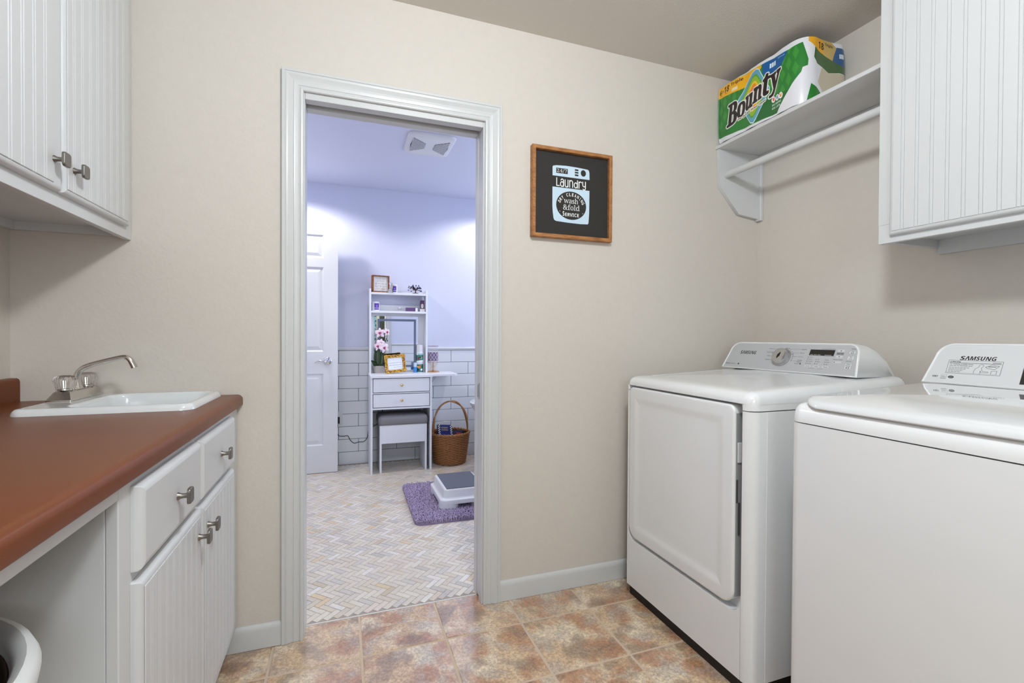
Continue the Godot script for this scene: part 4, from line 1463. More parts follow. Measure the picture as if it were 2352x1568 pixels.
func dryer():
	var t := thing("dryer", "white front-loading dryer with a silver control panel and dial", "dryer")
	var xf := 1.400
	var xb := 2.15
	var z0 := 0.117
	var z1 := 0.803
	var b := MB.new()
	# base
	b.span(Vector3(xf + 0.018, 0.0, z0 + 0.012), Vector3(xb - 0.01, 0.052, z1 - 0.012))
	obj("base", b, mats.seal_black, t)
	# cabinet wrapped by an open-front recess: outline with a notch for the door
	var zn0 := 0.140
	var zn1 := 0.763
	b = MB.new()
	var r := 0.034
	var out := PackedVector2Array()
	out.append(Vector2(xf + 0.035, zn0)); out.append(Vector2(xf + 0.003, zn0)); out.append(Vector2(xf, zn0 - 0.003))
	for i in 9:
		var a := PI + PI / 2 * i / 8
		out.append(Vector2(xf + 0.02 + 0.02 * cos(a), z0 + 0.02 + 0.02 * sin(a)))
	out.append(Vector2(xb, z0)); out.append(Vector2(xb, z1))
	for i in 11:
		var a := PI / 2 + PI / 2 * i / 10
		out.append(Vector2(xf + r + r * cos(a), z1 - r + r * sin(a)))
	out.append(Vector2(xf, zn1 + 0.003)); out.append(Vector2(xf + 0.003, zn1)); out.append(Vector2(xf + 0.035, zn1))
	# extrude works in x,y: map its y to z and its depth to height
	b.xf = Transform3D(Basis(Vector3(1, 0, 0), Vector3(0, 0, 1), Vector3(0, 1, 0)), Vector3.ZERO)
	b.extrude(out, 0.050, 0.9065)
	b.xf = Transform3D.IDENTITY
	# lower front with the bottom of the door pocket
	var low := PackedVector2Array()
	low.append(Vector2(zn0, 0.050)); low.append(Vector2(zn1, 0.050))
	for i in 7:
		var a := -PI / 2 * i / 6
		low.append(Vector2(zn1 - 0.045 + 0.045 * cos(a), 0.300 + 0.045 * sin(a)))
	for i in 7:
		var a := -PI / 2 - PI / 2 * i / 6
		low.append(Vector2(zn0 + 0.045 + 0.045 * cos(a), 0.300 + 0.045 * sin(a)))
	b.xf = Transform3D(Basis(Vector3(0, 0, 1), Vector3(0, 1, 0), Vector3(-1, 0, 0)), Vector3.ZERO)
	b.extrude(low, -(xf + 0.0349), -xf)
	b.xf = Transform3D.IDENTITY
	# seam where the front wraps on to the side
	b.span(Vector3(xf + 0.062, 0.055, z1 - 0.002), Vector3(xf + 0.0655, 0.904, z1 + 0.0012), 0.0005)
	obj("cabinet", b, mats.appliance, t)
	b = MB.new()
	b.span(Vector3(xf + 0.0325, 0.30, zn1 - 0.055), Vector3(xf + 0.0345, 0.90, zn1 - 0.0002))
	obj("pocket_lining", b, mats.channel_grey, t)
	# latch and catch seen in the gap
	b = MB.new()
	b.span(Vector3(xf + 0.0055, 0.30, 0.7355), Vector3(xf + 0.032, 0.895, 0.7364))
	obj("door_edge_shade", b, mats.channel_grey, t)  # grey strip that puts the shade of the gap on the door edge
	b = MB.new()
	b.span(Vector3(xf + 0.010, 0.735, 0.7365), Vector3(xf + 0.026, 0.80, 0.7405), 0.001)
	obj("door_catch", b, mats.appliance_matt, t)
	b = MB.new()
	b.span(Vector3(xf + 0.014, 0.50, 0.7365), Vector3(xf + 0.022, 0.605, 0.7395), 0.001)
	b.span(Vector3(xf + 0.006, 0.605, 0.7365), Vector3(xf + 0.014, 0.68, 0.7385), 0.001)
	obj("gasket", b, mat(c8(70, 70, 70), 0.6), t)
	# top cap: rises to the back
	var ytop := func(p: Vector2) -> float:
		var u := clampf((p.x - xf) / (xb - xf), 0.0, 1.0)
		return 0.9625 + 0.0385 * pow(sin(minf(u * 1.25, 1.0) * PI / 2), 0.8)
	b = MB.new()
	var rows := []
	rows.append(plan_ring(plan(xf - 0.001, xb, z0 - 0.0005, z1 + 0.0005, 0.036), 0.930))
	for q in [[0.0, 0.25], [0.002, 0.5], [0.007, 0.72], [0.015, 0.88], [0.026, 0.97], [0.040, 1.0]]:
		rows.append(plan_ring(plan(xf - 0.001, xb, z0 - 0.0005, z1 + 0.0005, 0.036, q[0]), func(p): return lerpf(0.930, ytop.call(p), q[1])))
	rows.append(plan_ring(plan(xf, xb, z0, z1, 0.06, 0.075), ytop))
	rows.append(plan_ring(plan(xf, xb, z0, z1, 0.06, 0.079), func(p): return ytop.call(p) - 0.0022))
	rows.append(plan_ring(plan(xf, xb, z0, z1, 0.06, 0.20), func(p): return ytop.call(p) - 0.0022))
	rows.append(plan_ring(plan(xf, xb, z0, z1, 0.02, 0.339), func(p): return ytop.call(p) - 0.0022))
	b.grid(rows, true)
	b.cap(rows[-1], Vector3.UP)
	b.cap(rows[0], Vector3.DOWN)
	# skirt down to the seam, open in front of the door
	var sk := PackedVector2Array(out)
	b.xf = Transform3D(Basis(Vector3(1, 0, 0), Vector3(0, 0, 1), Vector3(0, 1, 0)), Vector3.ZERO)
	b.extrude(sk, 0.9095, 0.9302)
	b.xf = Transform3D.IDENTITY
	obj("top", b, mats.appliance, t)
	# door
	var dz := 0.146
	var dz1 := 0.736
	var dy := 0.268
	var dy1 := 0.922
	b = MB.new()
	b.xf = Transform3D(Basis(Vector3.UP, -PI / 2), Vector3(xf + 0.034, (dy + dy1) / 2, (dz + dz1) / 2))
	var w := dz1 - dz
	var hgt := dy1 - dy
	rows = []
	for q in [[0.0, 0.0], [0.0, 0.0310], [0.0012, 0.0345], [0.004, 0.0368], [0.009, 0.0380], [0.040, 0.0390], [0.050, 0.0386], [0.062, 0.0362], [0.072, 0.0352], [0.086, 0.0350], [0.20, 0.0358], [0.288, 0.0360]]:
		rows.append(MB.ring_rr(w, hgt, 0.052, q[0], Vector3(0, 0, q[1]), 8, 0.024))
	b.cap(rows[0], Vector3(0, 0, -1))
	b.grid(rows.slice(0, 2), true)
	b.grid(rows.slice(1), true)
	b.cap(rows[-1], Vector3(0, 0, 1))
	obj("door", b, mats.appliance, t)
	console(t, 1.930, 0.9985, 0.123, 0.758, 0.1345, dryer_print(0.123, 0.758, 0.1345), c8(186, 187, 190))
	# dial, mounted square to the panel
	var T := Vector3(0.055, 0.115, 0).normalized()
	var N := Vector3(-T.y, T.x, 0)
	var at := Vector3(1.930, 0.9985, 0.4325) + T * 0.0645 + N * 0.002
	var dial := Node3D.new()
	b = MB.new()
	b.xf = Transform3D(Basis(T.cross(N) * -1.0, N, T), at)
	b.lathe([Vector2(0.040, 0.0), Vector2(0.0395, 0.004), Vector2(0.036, 0.0055), Vector2(0.0355, 0.007), Vector2(0.034, 0.019), Vector2(0.0325, 0.022), Vector2(0.027, 0.0235), Vector2(0.0, 0.024)], Vector3.ZERO, 56, 0, 0.0)
	var d := obj("dial", b, mat(c8(196, 196, 198), 0.14, 1.0), t)
	b = MB.new()
	b.xf = Transform3D(Basis(T.cross(N) * -1.0, N, T).rotated(N, -0.35), at + N * 0.0242)
	b.extrude(PackedVector2Array([Vector2(-0.006, 0.0), Vector2(0.0, 0.0008), Vector2(0.006, 0.0), Vector2(0.0, -0.0008)]), -0.001, 0.001)
	b.face([Vector3(-0.0055, 0.001, 0), Vector3(0, 0.001, 0.0165), Vector3(0.0055, 0.001, 0), Vector3(0, 0.001, -0.0165)], Vector3(0, -1, 0))
	obj("dial_mark", b, mats.seal_black, d)

func dryer_print(za: float, zb: float, h: float) -> Texture2D:
	var grey := c8(186, 187, 190)
	var ink := c8(52, 52, 54)
	var pr := Print.new(Vector2(za, 0), Vector2(zb - za, h), 2000.0, grey)
	var sans := font("Droid Sans")
	var bold := font("Droid Sans", true)
	pr.text("S", bold, Vector2(0.2105, 0.0815), 0.0100, 0.0165, c8(18, 18, 20), 0.15)
	pr.text("Λ", bold, Vector2(0.2230, 0.0815), 0.0120, 0.0165, c8(18, 18, 20), 0.15)
	pr.text("MSUNG", bold, Vector2(0.2610, 0.0815), 0.0610, 0.0165, c8(18, 18, 20), 0.15)
	pr.text("Moisture", bold, Vector2(0.157, 0.0225), 0.030, 0.0052, ink)
	pr.text("Sensor", sans, Vector2(0.188, 0.0225), 0.026, 0.0050, ink)
	pr.rect(0.212, 0.020, 0.221, 0.0255, ink)
	for q in [["Heavy Duty", 0.3665, 0.103], ["Perm Press", 0.3645, 0.0865], ["Bedding", 0.3640, 0.069], ["Delicates", 0.3630, 0.0515], ["Normal", 0.4435, 0.1065], ["Sanitize", 0.5200, 0.104], ["Time Dry", 0.5165, 0.087], ["Quick Dry", 0.5140, 0.0703], ["Wrinkle", 0.5165, 0.0555], ["Release", 0.5155, 0.0488], ["Air Fluff", 0.5075, 0.0405]]:
		pr.text(q[0], sans, Vector2(q[1], q[2]), 0.0, 0.0046, ink)
	for q in [[0.380, 0.103, 0.414, 0.103], [0.379, 0.0865, 0.397, 0.082], [0.376, 0.069, 0.391, 0.069], [0.376, 0.0515, 0.392, 0.053], [0.455, 0.104, 0.508, 0.104], [0.476, 0.087, 0.504, 0.087], [0.480, 0.0703, 0.501, 0.0703], [0.476, 0.052, 0.503, 0.052]]:
		pr.line([Vector2(q[0], q[1]), Vector2(q[2], q[3])], 0.0007, ink)
	var arc := []
	for i in 12: arc.append(Vector2(0.4325, 0.0645) + Vector2.from_angle(lerpf(-0.35, 0.5, i / 11.0)) * 0.0475)
	pr.line(arc, 0.0012, ink)
	for i in 5:
		var a := lerpf(0.4, 1.4, i / 4.0)
		pr.line([Vector2(0.4325, 0.0645) + Vector2.from_angle(a) * 0.041, Vector2(0.4325, 0.0645) + Vector2.from_angle(a) * 0.0465], 0.0014, ink)
	pr.rect(0.521, 0.0378, 0.5265, 0.0433, ink)
	# display
	pr.rect(0.548, 0.0795, 0.6485, 0.105, c8(30, 26, 22))
	for q in [[0.553, 0.012], [0.568, 0.013], [0.584, 0.012], [0.612, 0.028]]: pr.rect(q[0], 0.0815, q[0] + q[1], 0.0838, c8(176, 172, 164))
	pr.line([Vector2(0.595, 0.1085), Vector2(0.648, 0.1085)], 0.0009, ink)
	# option lists
	for c in [[0.5485, ["Very Dry", "More Dry", "Normal Dry", "Damp Dry"], 0.0715], [0.585, ["High", "Medium", "Low"], 0.0628], [0.6235, ["More", "Normal", "Less"], 0.0623]]:
		for i in c[1].size():
			var y: float = c[2] - 0.0092 * i
			pr.oval(Vector2(c[0], y), 0.0016, 0.0016, ink, 12)
			pr.text(c[1][i], sans, Vector2(c[0] + 0.004 + 0.0019 * String(c[1][i]).length() * 0.5 + 0.001, y), 0.0019 * String(c[1][i]).length(), 0.0040, ink)
	for q in [["Dry Level", 0.5585], ["Temp.", 0.5945], ["Time", 0.6310]]:
		pr.rect(q[1] - 0.013, 0.0285, q[1] + 0.013, 0.0365, c8(206, 207, 209))
		pr.text(q[0], sans, Vector2(q[1], 0.0323), 0.016, 0.0046, ink)
	pr.line([Vector2(0.565, 0.024), Vector2(0.588, 0.024)], 0.0007, ink)
	pr.line([Vector2(0.602, 0.024), Vector2(0.625, 0.024)], 0.0007, ink)
	# buttons at the right
	pr.rect(0.658, 0.098, 0.684, 0.107, c8(208, 209, 211))
	pr.poly([Vector2(0.668, 0.101), Vector2(0.674, 0.101), Vector2(0.671, 0.1048)], c8(20, 20, 20))
	pr.rect(0.657, 0.0845, 0.685, 0.0965, c8(150, 151, 154))
	pr.text("Adjust Time", bold, Vector2(0.671, 0.0905), 0.024, 0.0052, c8(36, 36, 38))
	pr.rect(0.658, 0.0735, 0.684, 0.0825, c8(208, 209, 211))
	pr.poly([Vector2(0.668, 0.0795), Vector2(0.674, 0.0795), Vector2(0.671, 0.0757)], c8(20, 20, 20))
	pr.text("Memory Presets", sans, Vector2(0.670, 0.0652), 0.036, 0.0046, ink)
	pr.rect(0.655, 0.0515, 0.685, 0.0592, c8(204, 205, 207)); pr.oval(Vector2(0.659, 0.0552), 0.0018, 0.0018, c8(20, 20, 20), 12)
	pr.text("Power", sans, Vector2(0.7155, 0.1115), 0.0, 0.0046, ink)
	for q in [[0.0905, 0.1035], [0.0655, 0.0835], [0.0285, 0.0545]]:
		pr.rect(0.7015, q[0], 0.7275, q[1], c8(150, 151, 153))
		pr.rect(0.7025, q[0] + 0.001, 0.7265, q[1] - 0.001, c8(210, 211, 213))
	var ring := []
	for i in 14: ring.append(Vector2(0.7145, 0.0968) + Vector2.from_angle(lerpf(2.2, 7.2, i / 13.0)) * 0.0042)
	pr.line(ring, 0.0012, ink)
	pr.line([Vector2(0.7145, 0.0975), Vector2(0.7145, 0.1025)], 0.0012, ink)
	pr.text("My", sans, Vector2(0.7145, 0.0785), 0.0, 0.0055, ink)
	pr.text("Cycle", sans, Vector2(0.7145, 0.0708), 0.0, 0.0055, ink)
	pr.text("Start", sans, Vector2(0.7145, 0.0498), 0.0, 0.0052, ink)
	pr.text("Pause", sans, Vector2(0.7145, 0.0430), 0.0, 0.0046, ink)
	pr.poly([Vector2(0.709, 0.0315), Vector2(0.709, 0.0385), Vector2(0.714, 0.035)], ink)
	pr.rect(0.716, 0.0315, 0.7175, 0.0385, ink); pr.rect(0.719, 0.0315, 0.7205, 0.0385, ink)
	pr.text("Child Lock", sans, Vector2(0.7100, 0.0615), 0.0, 0.0036, ink)
	return pr.tex()

func washer():
	var t := thing("washer", "white top-loading washer with a glossy lid and warning label", "washing machine")
	var xf := 1.400
	var xb := 2.15
	var z0 := 0.930
	var z1 := 1.616
	var b := MB.new()
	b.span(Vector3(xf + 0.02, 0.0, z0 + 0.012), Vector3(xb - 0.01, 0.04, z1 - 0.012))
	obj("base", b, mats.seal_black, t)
	b = MB.new()
	var out := PackedVector2Array()
	for p in plan(xf, xb, z0, z1, 0.030): out.append(p)
	b.xf = Transform3D(Basis(Vector3(1, 0, 0), Vector3(0, 0, 1), Vector3(0, 1, 0)), Vector3.ZERO)
	b.extrude(out, 0.035, 0.9035)
	obj("cabinet", b, mats.appliance, t)
	# top deck
	var ytop := func(p: Vector2) -> float:
		var u := clampf((p.x - xf) / (xb - xf), 0.0, 1.0)
		return 0.946 + 0.050 * pow(sin(minf(u * 1.6, 1.0) * PI / 2), 0.6)
	b = MB.new()
	var rows := []
	rows.append(plan_ring(plan(xf - 0.001, xb, z0 - 0.0005, z1 + 0.0005, 0.034), 0.9065))
	for q in [[0.0, 0.25], [0.002, 0.55], [0.007, 0.80], [0.014, 0.93], [0.024, 0.985], [0.036, 1.0]]:
		rows.append(plan_ring(plan(xf - 0.001, xb, z0 - 0.0005, z1 + 0.0005, 0.034, q[0]), func(p): return lerpf(0.9065, ytop.call(p), q[1])))
	for q in [0.1, 0.2, 0.336]: rows.append(plan_ring(plan(xf, xb, z0, z1, 0.034, q), ytop))
	b.grid(rows, true)
	b.cap(rows[-1], Vector3.UP)
	b.cap(rows[0], Vector3.DOWN)
	obj("top", b, mats.appliance, t)
	# lid
	var lx := xf + 0.001
	var lxb := 1.945
	var lz := z0 + 0.030
	var lz1 := z1 - 0.030
	var ylid := func(p: Vector2) -> float:
		var u := clampf((p.x - lx) / (lxb - lx), 0.0, 1.0)
		return 0.958 + 0.043 * pow(sin(minf(u * 2.2, 1.0) * PI / 2), 0.55)
	b = MB.new()
	rows = []
	for q in [[0.020, -0.004], [0.004, -0.003], [0.0, 0.001], [0.0, 0.005], [0.003, 0.009], [0.010, 0.0105], [0.022, 0.0108], [0.06, 0.0108], [0.12, 0.0108], [0.268, 0.0108]]:
		rows.append(plan_ring(plan(lx, lxb, lz, lz1, 0.05, q[0]), func(p): return ylid.call(p) - 0.0108 + q[1]))
	b.grid(rows, true)
	b.cap(rows[-1], Vector3.UP)
	obj("lid", b, mats.lid_gloss, t)
	console(t, 1.955, 1.000, 0.941, 1.605, 0.139, washer_print(0.941, 1.605, 0.139), c8(206, 207, 209))

func washer_print(za: float, zb: float, h: float) -> Texture2D:
	var base := c8(212, 213, 215)
	var ink := c8(70, 70, 72)
	var blk := c8(16, 16, 18)
	var pr := Print.new(Vector2(za, 0), Vector2(zb - za, h), 2400.0, base)
	var sans := font("Droid Sans")
	var bold := font("Droid Sans", true)
	pr.text("S", bold, Vector2(1.0305, 0.0885), 0.0105, 0.0130, blk, 0.15)
	pr.text("Λ", bold, Vector2(1.0427, 0.0885), 0.0115, 0.0130, blk, 0.15)
	pr.text("MSUNG", bold, Vector2(1.0795, 0.0885), 0.0600, 0.0130, blk, 0.15)
	pr.line([Vector2(0.999, 0.0365), Vector2(1.127, 0.0365), Vector2(1.127, 0.0803), Vector2(0.999, 0.0803)], 0.0008, ink, true)
	pr.text("Warning", bold, Vector2(1.0180, 0.0755), 0.021, 0.0048, blk)
	pr.line([Vector2(1.0025, 0.0738), Vector2(1.0045, 0.0772), Vector2(1.0065, 0.0738)], 0.0007, ink, true)
	pr.line([Vector2(1.002, 0.0722), Vector2(1.124, 0.0722)], 0.0013, ink)
	pr.text("For washing of bulky items,", bold, Vector2(1.0325, 0.0675), 0.058, 0.0044, ink)
	pr.text("only use the BEDDING cycle", bold, Vector2(1.0315, 0.0620), 0.056, 0.0040, ink)
	for i in 4:
		var x := 1.0035
		var e: float = [1.054, 1.046, 1.040, 1.035][i]
		while x < e:
			var d := 0.004 + 0.003 * fposmod(x * 733.0 + i * 0.37, 1.0)
			pr.rect(x, 0.0555 - i * 0.0046, minf(x + d, e), 0.0572 - i * 0.0046, c8(128, 128, 130))
			x += d + 0.0012
	pr.rect(1.104, 0.0745, 1.123, 0.0765, c8(120, 120, 122))
	# little figure by a machine
	pr.line([Vector2(1.066, 0.0395), Vector2(1.066, 0.046), Vector2(1.068, 0.055), Vector2(1.075, 0.0605), Vector2(1.0755, 0.066), Vector2(1.079, 0.0695), Vector2(1.0835, 0.0685), Vector2(1.086, 0.065), Vector2(1.084, 0.061), Vector2(1.0815, 0.0585), Vector2(1.084, 0.052), Vector2(1.086, 0.0475), Vector2(1.0995, 0.0465), Vector2(1.0985, 0.044), Vector2(1.083, 0.0435), Vector2(1.081, 0.049), Vector2(1.081, 0.0395)], 0.0008, ink)
	pr.line([Vector2(1.106, 0.040), Vector2(1.106, 0.050), Vector2(1.118, 0.051), Vector2(1.118, 0.040)], 0.0008, ink)
	pr.line([Vector2(1.0905, 0.062), Vector2(1.105, 0.069), Vector2(1.121, 0.066), Vector2(1.112, 0.055), Vector2(1.0955, 0.0575)], 0.001, ink, true)
	pr.line([Vector2(1.097, 0.063), Vector2(1.114, 0.0635)], 0.0018, ink)
	pr.line([Vector2(0.999, 0.0392), Vector2(1.122, 0.0392)], 0.0006, ink)
	pr.text("VRT", bold, Vector2(0.9748, 0.0237), 0.0150, 0.0058, blk, 0.1)
	pr.line([Vector2(0.9900, 0.0205), Vector2(1.0040, 0.0205), Vector2(1.0040, 0.0300), Vector2(0.9900, 0.0300)], 0.0006, c8(140, 140, 142), true)
	pr.rect(0.9915, 0.0235, 1.001, 0.0252, c8(120, 120, 122))
	pr.rect(0.9895, 0.0168, 1.0035, 0.0186, c8(130, 130, 132))
	pr.oval(Vector2(1.0155, 0.0238), 0.0072, 0.0042, blk)
	pr.text("NSF", bold, Vector2(1.0155, 0.0238), 0.0085, 0.0034, base, 0.0, 0.15)
	# display block to the right
	pr.rect(1.1725, 0.0150, 1.36, 0.085, c8(36, 33, 30))
	pr.rect(1.40, 0.03, 1.57, 0.10, c8(196, 197, 199))
	return pr.tex()

# ---------------------------------------------------------------- bathroom things
func round_printed(b: MB, r: float, y0: float, y1: float, seg := 28) -> void:
	# wall of a can with u running once round it, u = 0.5 facing +z
	var rows := []
	var uvs := []
	for y in [y0, y1]:
		var ring := []
		var uv := []
		for k in seg + 1:
			var t := -PI / 2 - TAU * k / seg
			t = PI / 2 + PI - TAU * k / seg
			ring.append(Vector3(cos(t) * r, y, sin(t) * r))
			uv.append(Vector2(float(k) / seg, (y1 - y) / (y1 - y0)))
		rows.append(ring); uvs.append(uv)
	b.grid(rows, false, 0, uvs)

func build_bathroom_things():
	bath_door()
	vanity()
	vanity_items()
	stool()
	basket()
	rug_and_step()
	var b: MB
	# exhaust fan
	var ef := thing("exhaust_fan", "white rounded exhaust fan cover with two bow-tie grilles", "exhaust fan", Vector3(0.767, CEIL, -1.338))
	b = MB.new()
	b.xf = Transform3D(Basis(Vector3.RIGHT, PI / 2), Vector3.ZERO)
	var rows := []
	for q in [[0.0, 0.0005], [0.0, 0.004], [0.006, 0.012], [0.016, 0.016], [0.05, 0.019]]: rows.append(MB.ring_rr(0.318, 0.368, 0.05, q[0], Vector3(0, 0, q[1]), 6))
	b.grid(rows, true)
	b.cap(rows[-1], Vector3(0, 0, 1))
	obj("cover", b, mats.bath_white, ef)
	for sx in [-1.0, 1.0]:
		b = MB.new()
		b.xf = Transform3D(Basis(Vector3.RIGHT, PI / 2), Vector3(0, -0.0004, 0))
		var poly := PackedVector2Array([Vector2(sx * 0.03, -0.045), Vector2(sx * 0.118, -0.115), Vector2(sx * 0.128, 0.0), Vector2(sx * 0.118, 0.115), Vector2(sx * 0.03, 0.045)])
		b.extrude(poly, 0.018, 0.0196)
		var g := obj("grille", b, mat(c8(92, 96, 106), 0.7), ef)
		b = MB.new()
		b.xf = Transform3D(Basis(Vector3.RIGHT, PI / 2), Vector3(0, -0.0004, 0))
		for i in 13:
			var x := 0.036 + i * 0.007
			var hw := lerpf(0.045, 0.115, (x - 0.03) / 0.088) - 0.001
			b.span(Vector3(sx * x - 0.0012, -hw, 0.019), Vector3(sx * x + 0.0012, hw, 0.0225))
		for i in 14:
			var y := -0.1 + i * 0.0154
			var xs := 0.03 + maxf(0.0, (absf(y) - 0.045) / 0.07 * 0.088)
			b.span(Vector3(sx * xs, y - 0.0012, 0.019), Vector3(sx * 0.119, y + 0.0012, 0.0222))
		obj("louvers", b, mats.bath_white, g)

	# tub: only its rounded left end shows
	var tub := MB.new()
	tub.xf = Transform3D(Basis.from_scale(Vector3(0.76, 1, 0.40)), Vector3(1.955, 0.0035, -1.82))
	tub.lathe([Vector2(0.0, 0.004), Vector2(0.76, 0.004), Vector2(0.78, 0.02), Vector2(0.82, 0.18), Vector2(0.88, 0.40), Vector2(0.965, 0.54), Vector2(0.995, 0.575), Vector2(1.0, 0.592), Vector2(0.99, 0.600), Vector2(0.97, 0.598), Vector2(0.93, 0.55), Vector2(0.85, 0.35), Vector2(0.74, 0.16), Vector2(0.6, 0.10), Vector2(0.0, 0.09)], Vector3.ZERO, 72)
	tag(obj("bathtub", tub, mats.porcelain), "white freestanding bathtub whose rounded end shows past the door jamb", "bathtub")

	# outlet, plug and cord left of the vanity
	var ou := thing("wall_outlet", "white wall outlet with a black plug beside the open bathroom door", "outlet", Vector3(0.172, 0.415, BATH + 0.0085))
	b = MB.new(); b.slab(0.072, 0.116, 0.006, 0.006, 0.003)
	obj("cover_plate", b, mats.bath_white, ou)
	b = MB.new(); b.span(Vector3(-0.014, -0.045, 0.006), Vector3(0.014, 0.012, 0.030), 0.004)
	obj("plug", b, mats.seal_black, ou)
	b = MB.new()
	b.tube(curve([Vector3(0.172, 0.365, -2.468), Vector3(0.165, 0.30, -2.472), Vector3(0.178, 0.262, -2.482), Vector3(0.224, 0.254, -2.485), Vector3(0.253, 0.255, -2.485), Vector3(0.273, 0.218, -2.485), Vector3(0.306, 0.187, -2.485), Vector3(0.345, 0.195, -2.485), Vector3(0.392, 0.197, -2.485), Vector3(0.419, 0.238, -2.484), Vector3(0.428, 0.30, -2.482), Vector3(0.44, 0.345, -2.482), Vector3(0.47, 0.35, -2.482)], 60), 0.0028, 8)
	tag(obj("power_cord", b, mats.seal_black), "thin black cord drooping along the subway tile to the vanity", "cord")
	b = MB.new()
	b.tube(curve([Vector3(0.60, 0.545, -2.482), Vector3(0.585, 0.50, -2.483), Vector3(0.55, 0.47, -2.484), Vector3(0.545, 0.40, -2.484), Vector3(0.50, 0.345, -2.484), Vector3(0.455, 0.315, -2.484), Vector3(0.45, 0.30, -2.484)], 40), 0.0026, 8)
	tag(obj("mirror_cord", b, mats.seal_black), "thin black cord hanging behind the grey stool under the vanity drawers", "cord")

func bath_door():
	var d := Node3D.new()
	put(d, "door_2", self)
	d.position = Vector3(-0.59, 0.008, -2.262)
	tag(d, "white six-panel bathroom door standing open against the back wall", "door", "", "structure")
	var W := 0.761
	var H := 2.062
	var b := MB.new()
	var ys := [[0.226, 0.817], [1.000, 1.693], [1.768, 1.958]]
	var xs := [[0.111, 0.3305], [0.4305, 0.65]]
	b.span(Vector3(0, 0, -0.035), Vector3(W, H, -0.009), 0.0008)
	var xx := [[0.0, 0.111], [0.3305, 0.4305], [0.65, W]]
	for x in xx: b.span(Vector3(x[0], 0, -0.010), Vector3(x[1], H, 0.0))
	for y in [[0.0, 0.226], [0.817, 1.000], [1.693, 1.768], [1.958, H]]:
		for x in xs: b.span(Vector3(x[0], y[0], -0.010), Vector3(x[1], y[1], 0.0))
	obj("frame", b, mats.bath_white, d)
	for y in ys:
		for x in xs:
			b = MB.new()
			var w: float = x[1] - x[0]
			var h: float = y[1] - y[0]
			var at := Vector3((x[0] + x[1]) / 2, (y[0] + y[1]) / 2, 0)
			var rows := []
			for q in [[0.0, 0.0], [0.010, -0.0085], [0.018, -0.0085], [0.042, -0.002]]:
				rows.append(MB.ring_rr(w, h, 0.0005, q[0], at + Vector3(0, 0, q[1] - 0.0003), 1))
			for i in 3:
				for k in 8:
					var e := (k + 1) % 8
					b.face([rows[i][k], rows[i][e], rows[i + 1][e], rows[i + 1][k]], at + Vector3(0, 0, -0.5))
			b.cap(rows[3], Vector3(0, 0, 1))
			obj("panel", b, mats.bath_white, d)
	b = MB.new()
	b.xf = Transform3D(Basis(Vector3.RIGHT, PI / 2), Vector3(0.684, 0.921, 0))
	b.lathe([Vector2(0.0335, 0.0), Vector2(0.033, 0.004), Vector2(0.026, 0.010), Vector2(0.016, 0.014), Vector2(0.011, 0.016), Vector2(0.010, 0.040), Vector2(0.012, 0.046), Vector2(0.0, 0.050)], Vector3.ZERO, 32)
	b.xf = Transform3D.IDENTITY
	var path := curve([Vector3(0.684, 0.921, 0.040), Vector3(0.664, 0.918, 0.044), Vector3(0.640, 0.923, 0.044), Vector3(0.615, 0.924, 0.042), Vector3(0.595, 0.919, 0.040), Vector3(0.584, 0.912, 0.038)], 20)
	b.tube(path, spread([0.010, 0.0085, 0.007, 0.006, 0.0045], 20), 12)
	obj("lever_handle", b, mats.bright_chrome, d)
	b = MB.new(); b.span(Vector3(W, 0.895, -0.028), Vector3(W + 0.0012, 0.950, -0.008))
	obj("latch_plate", b, mats.bright_chrome, d)

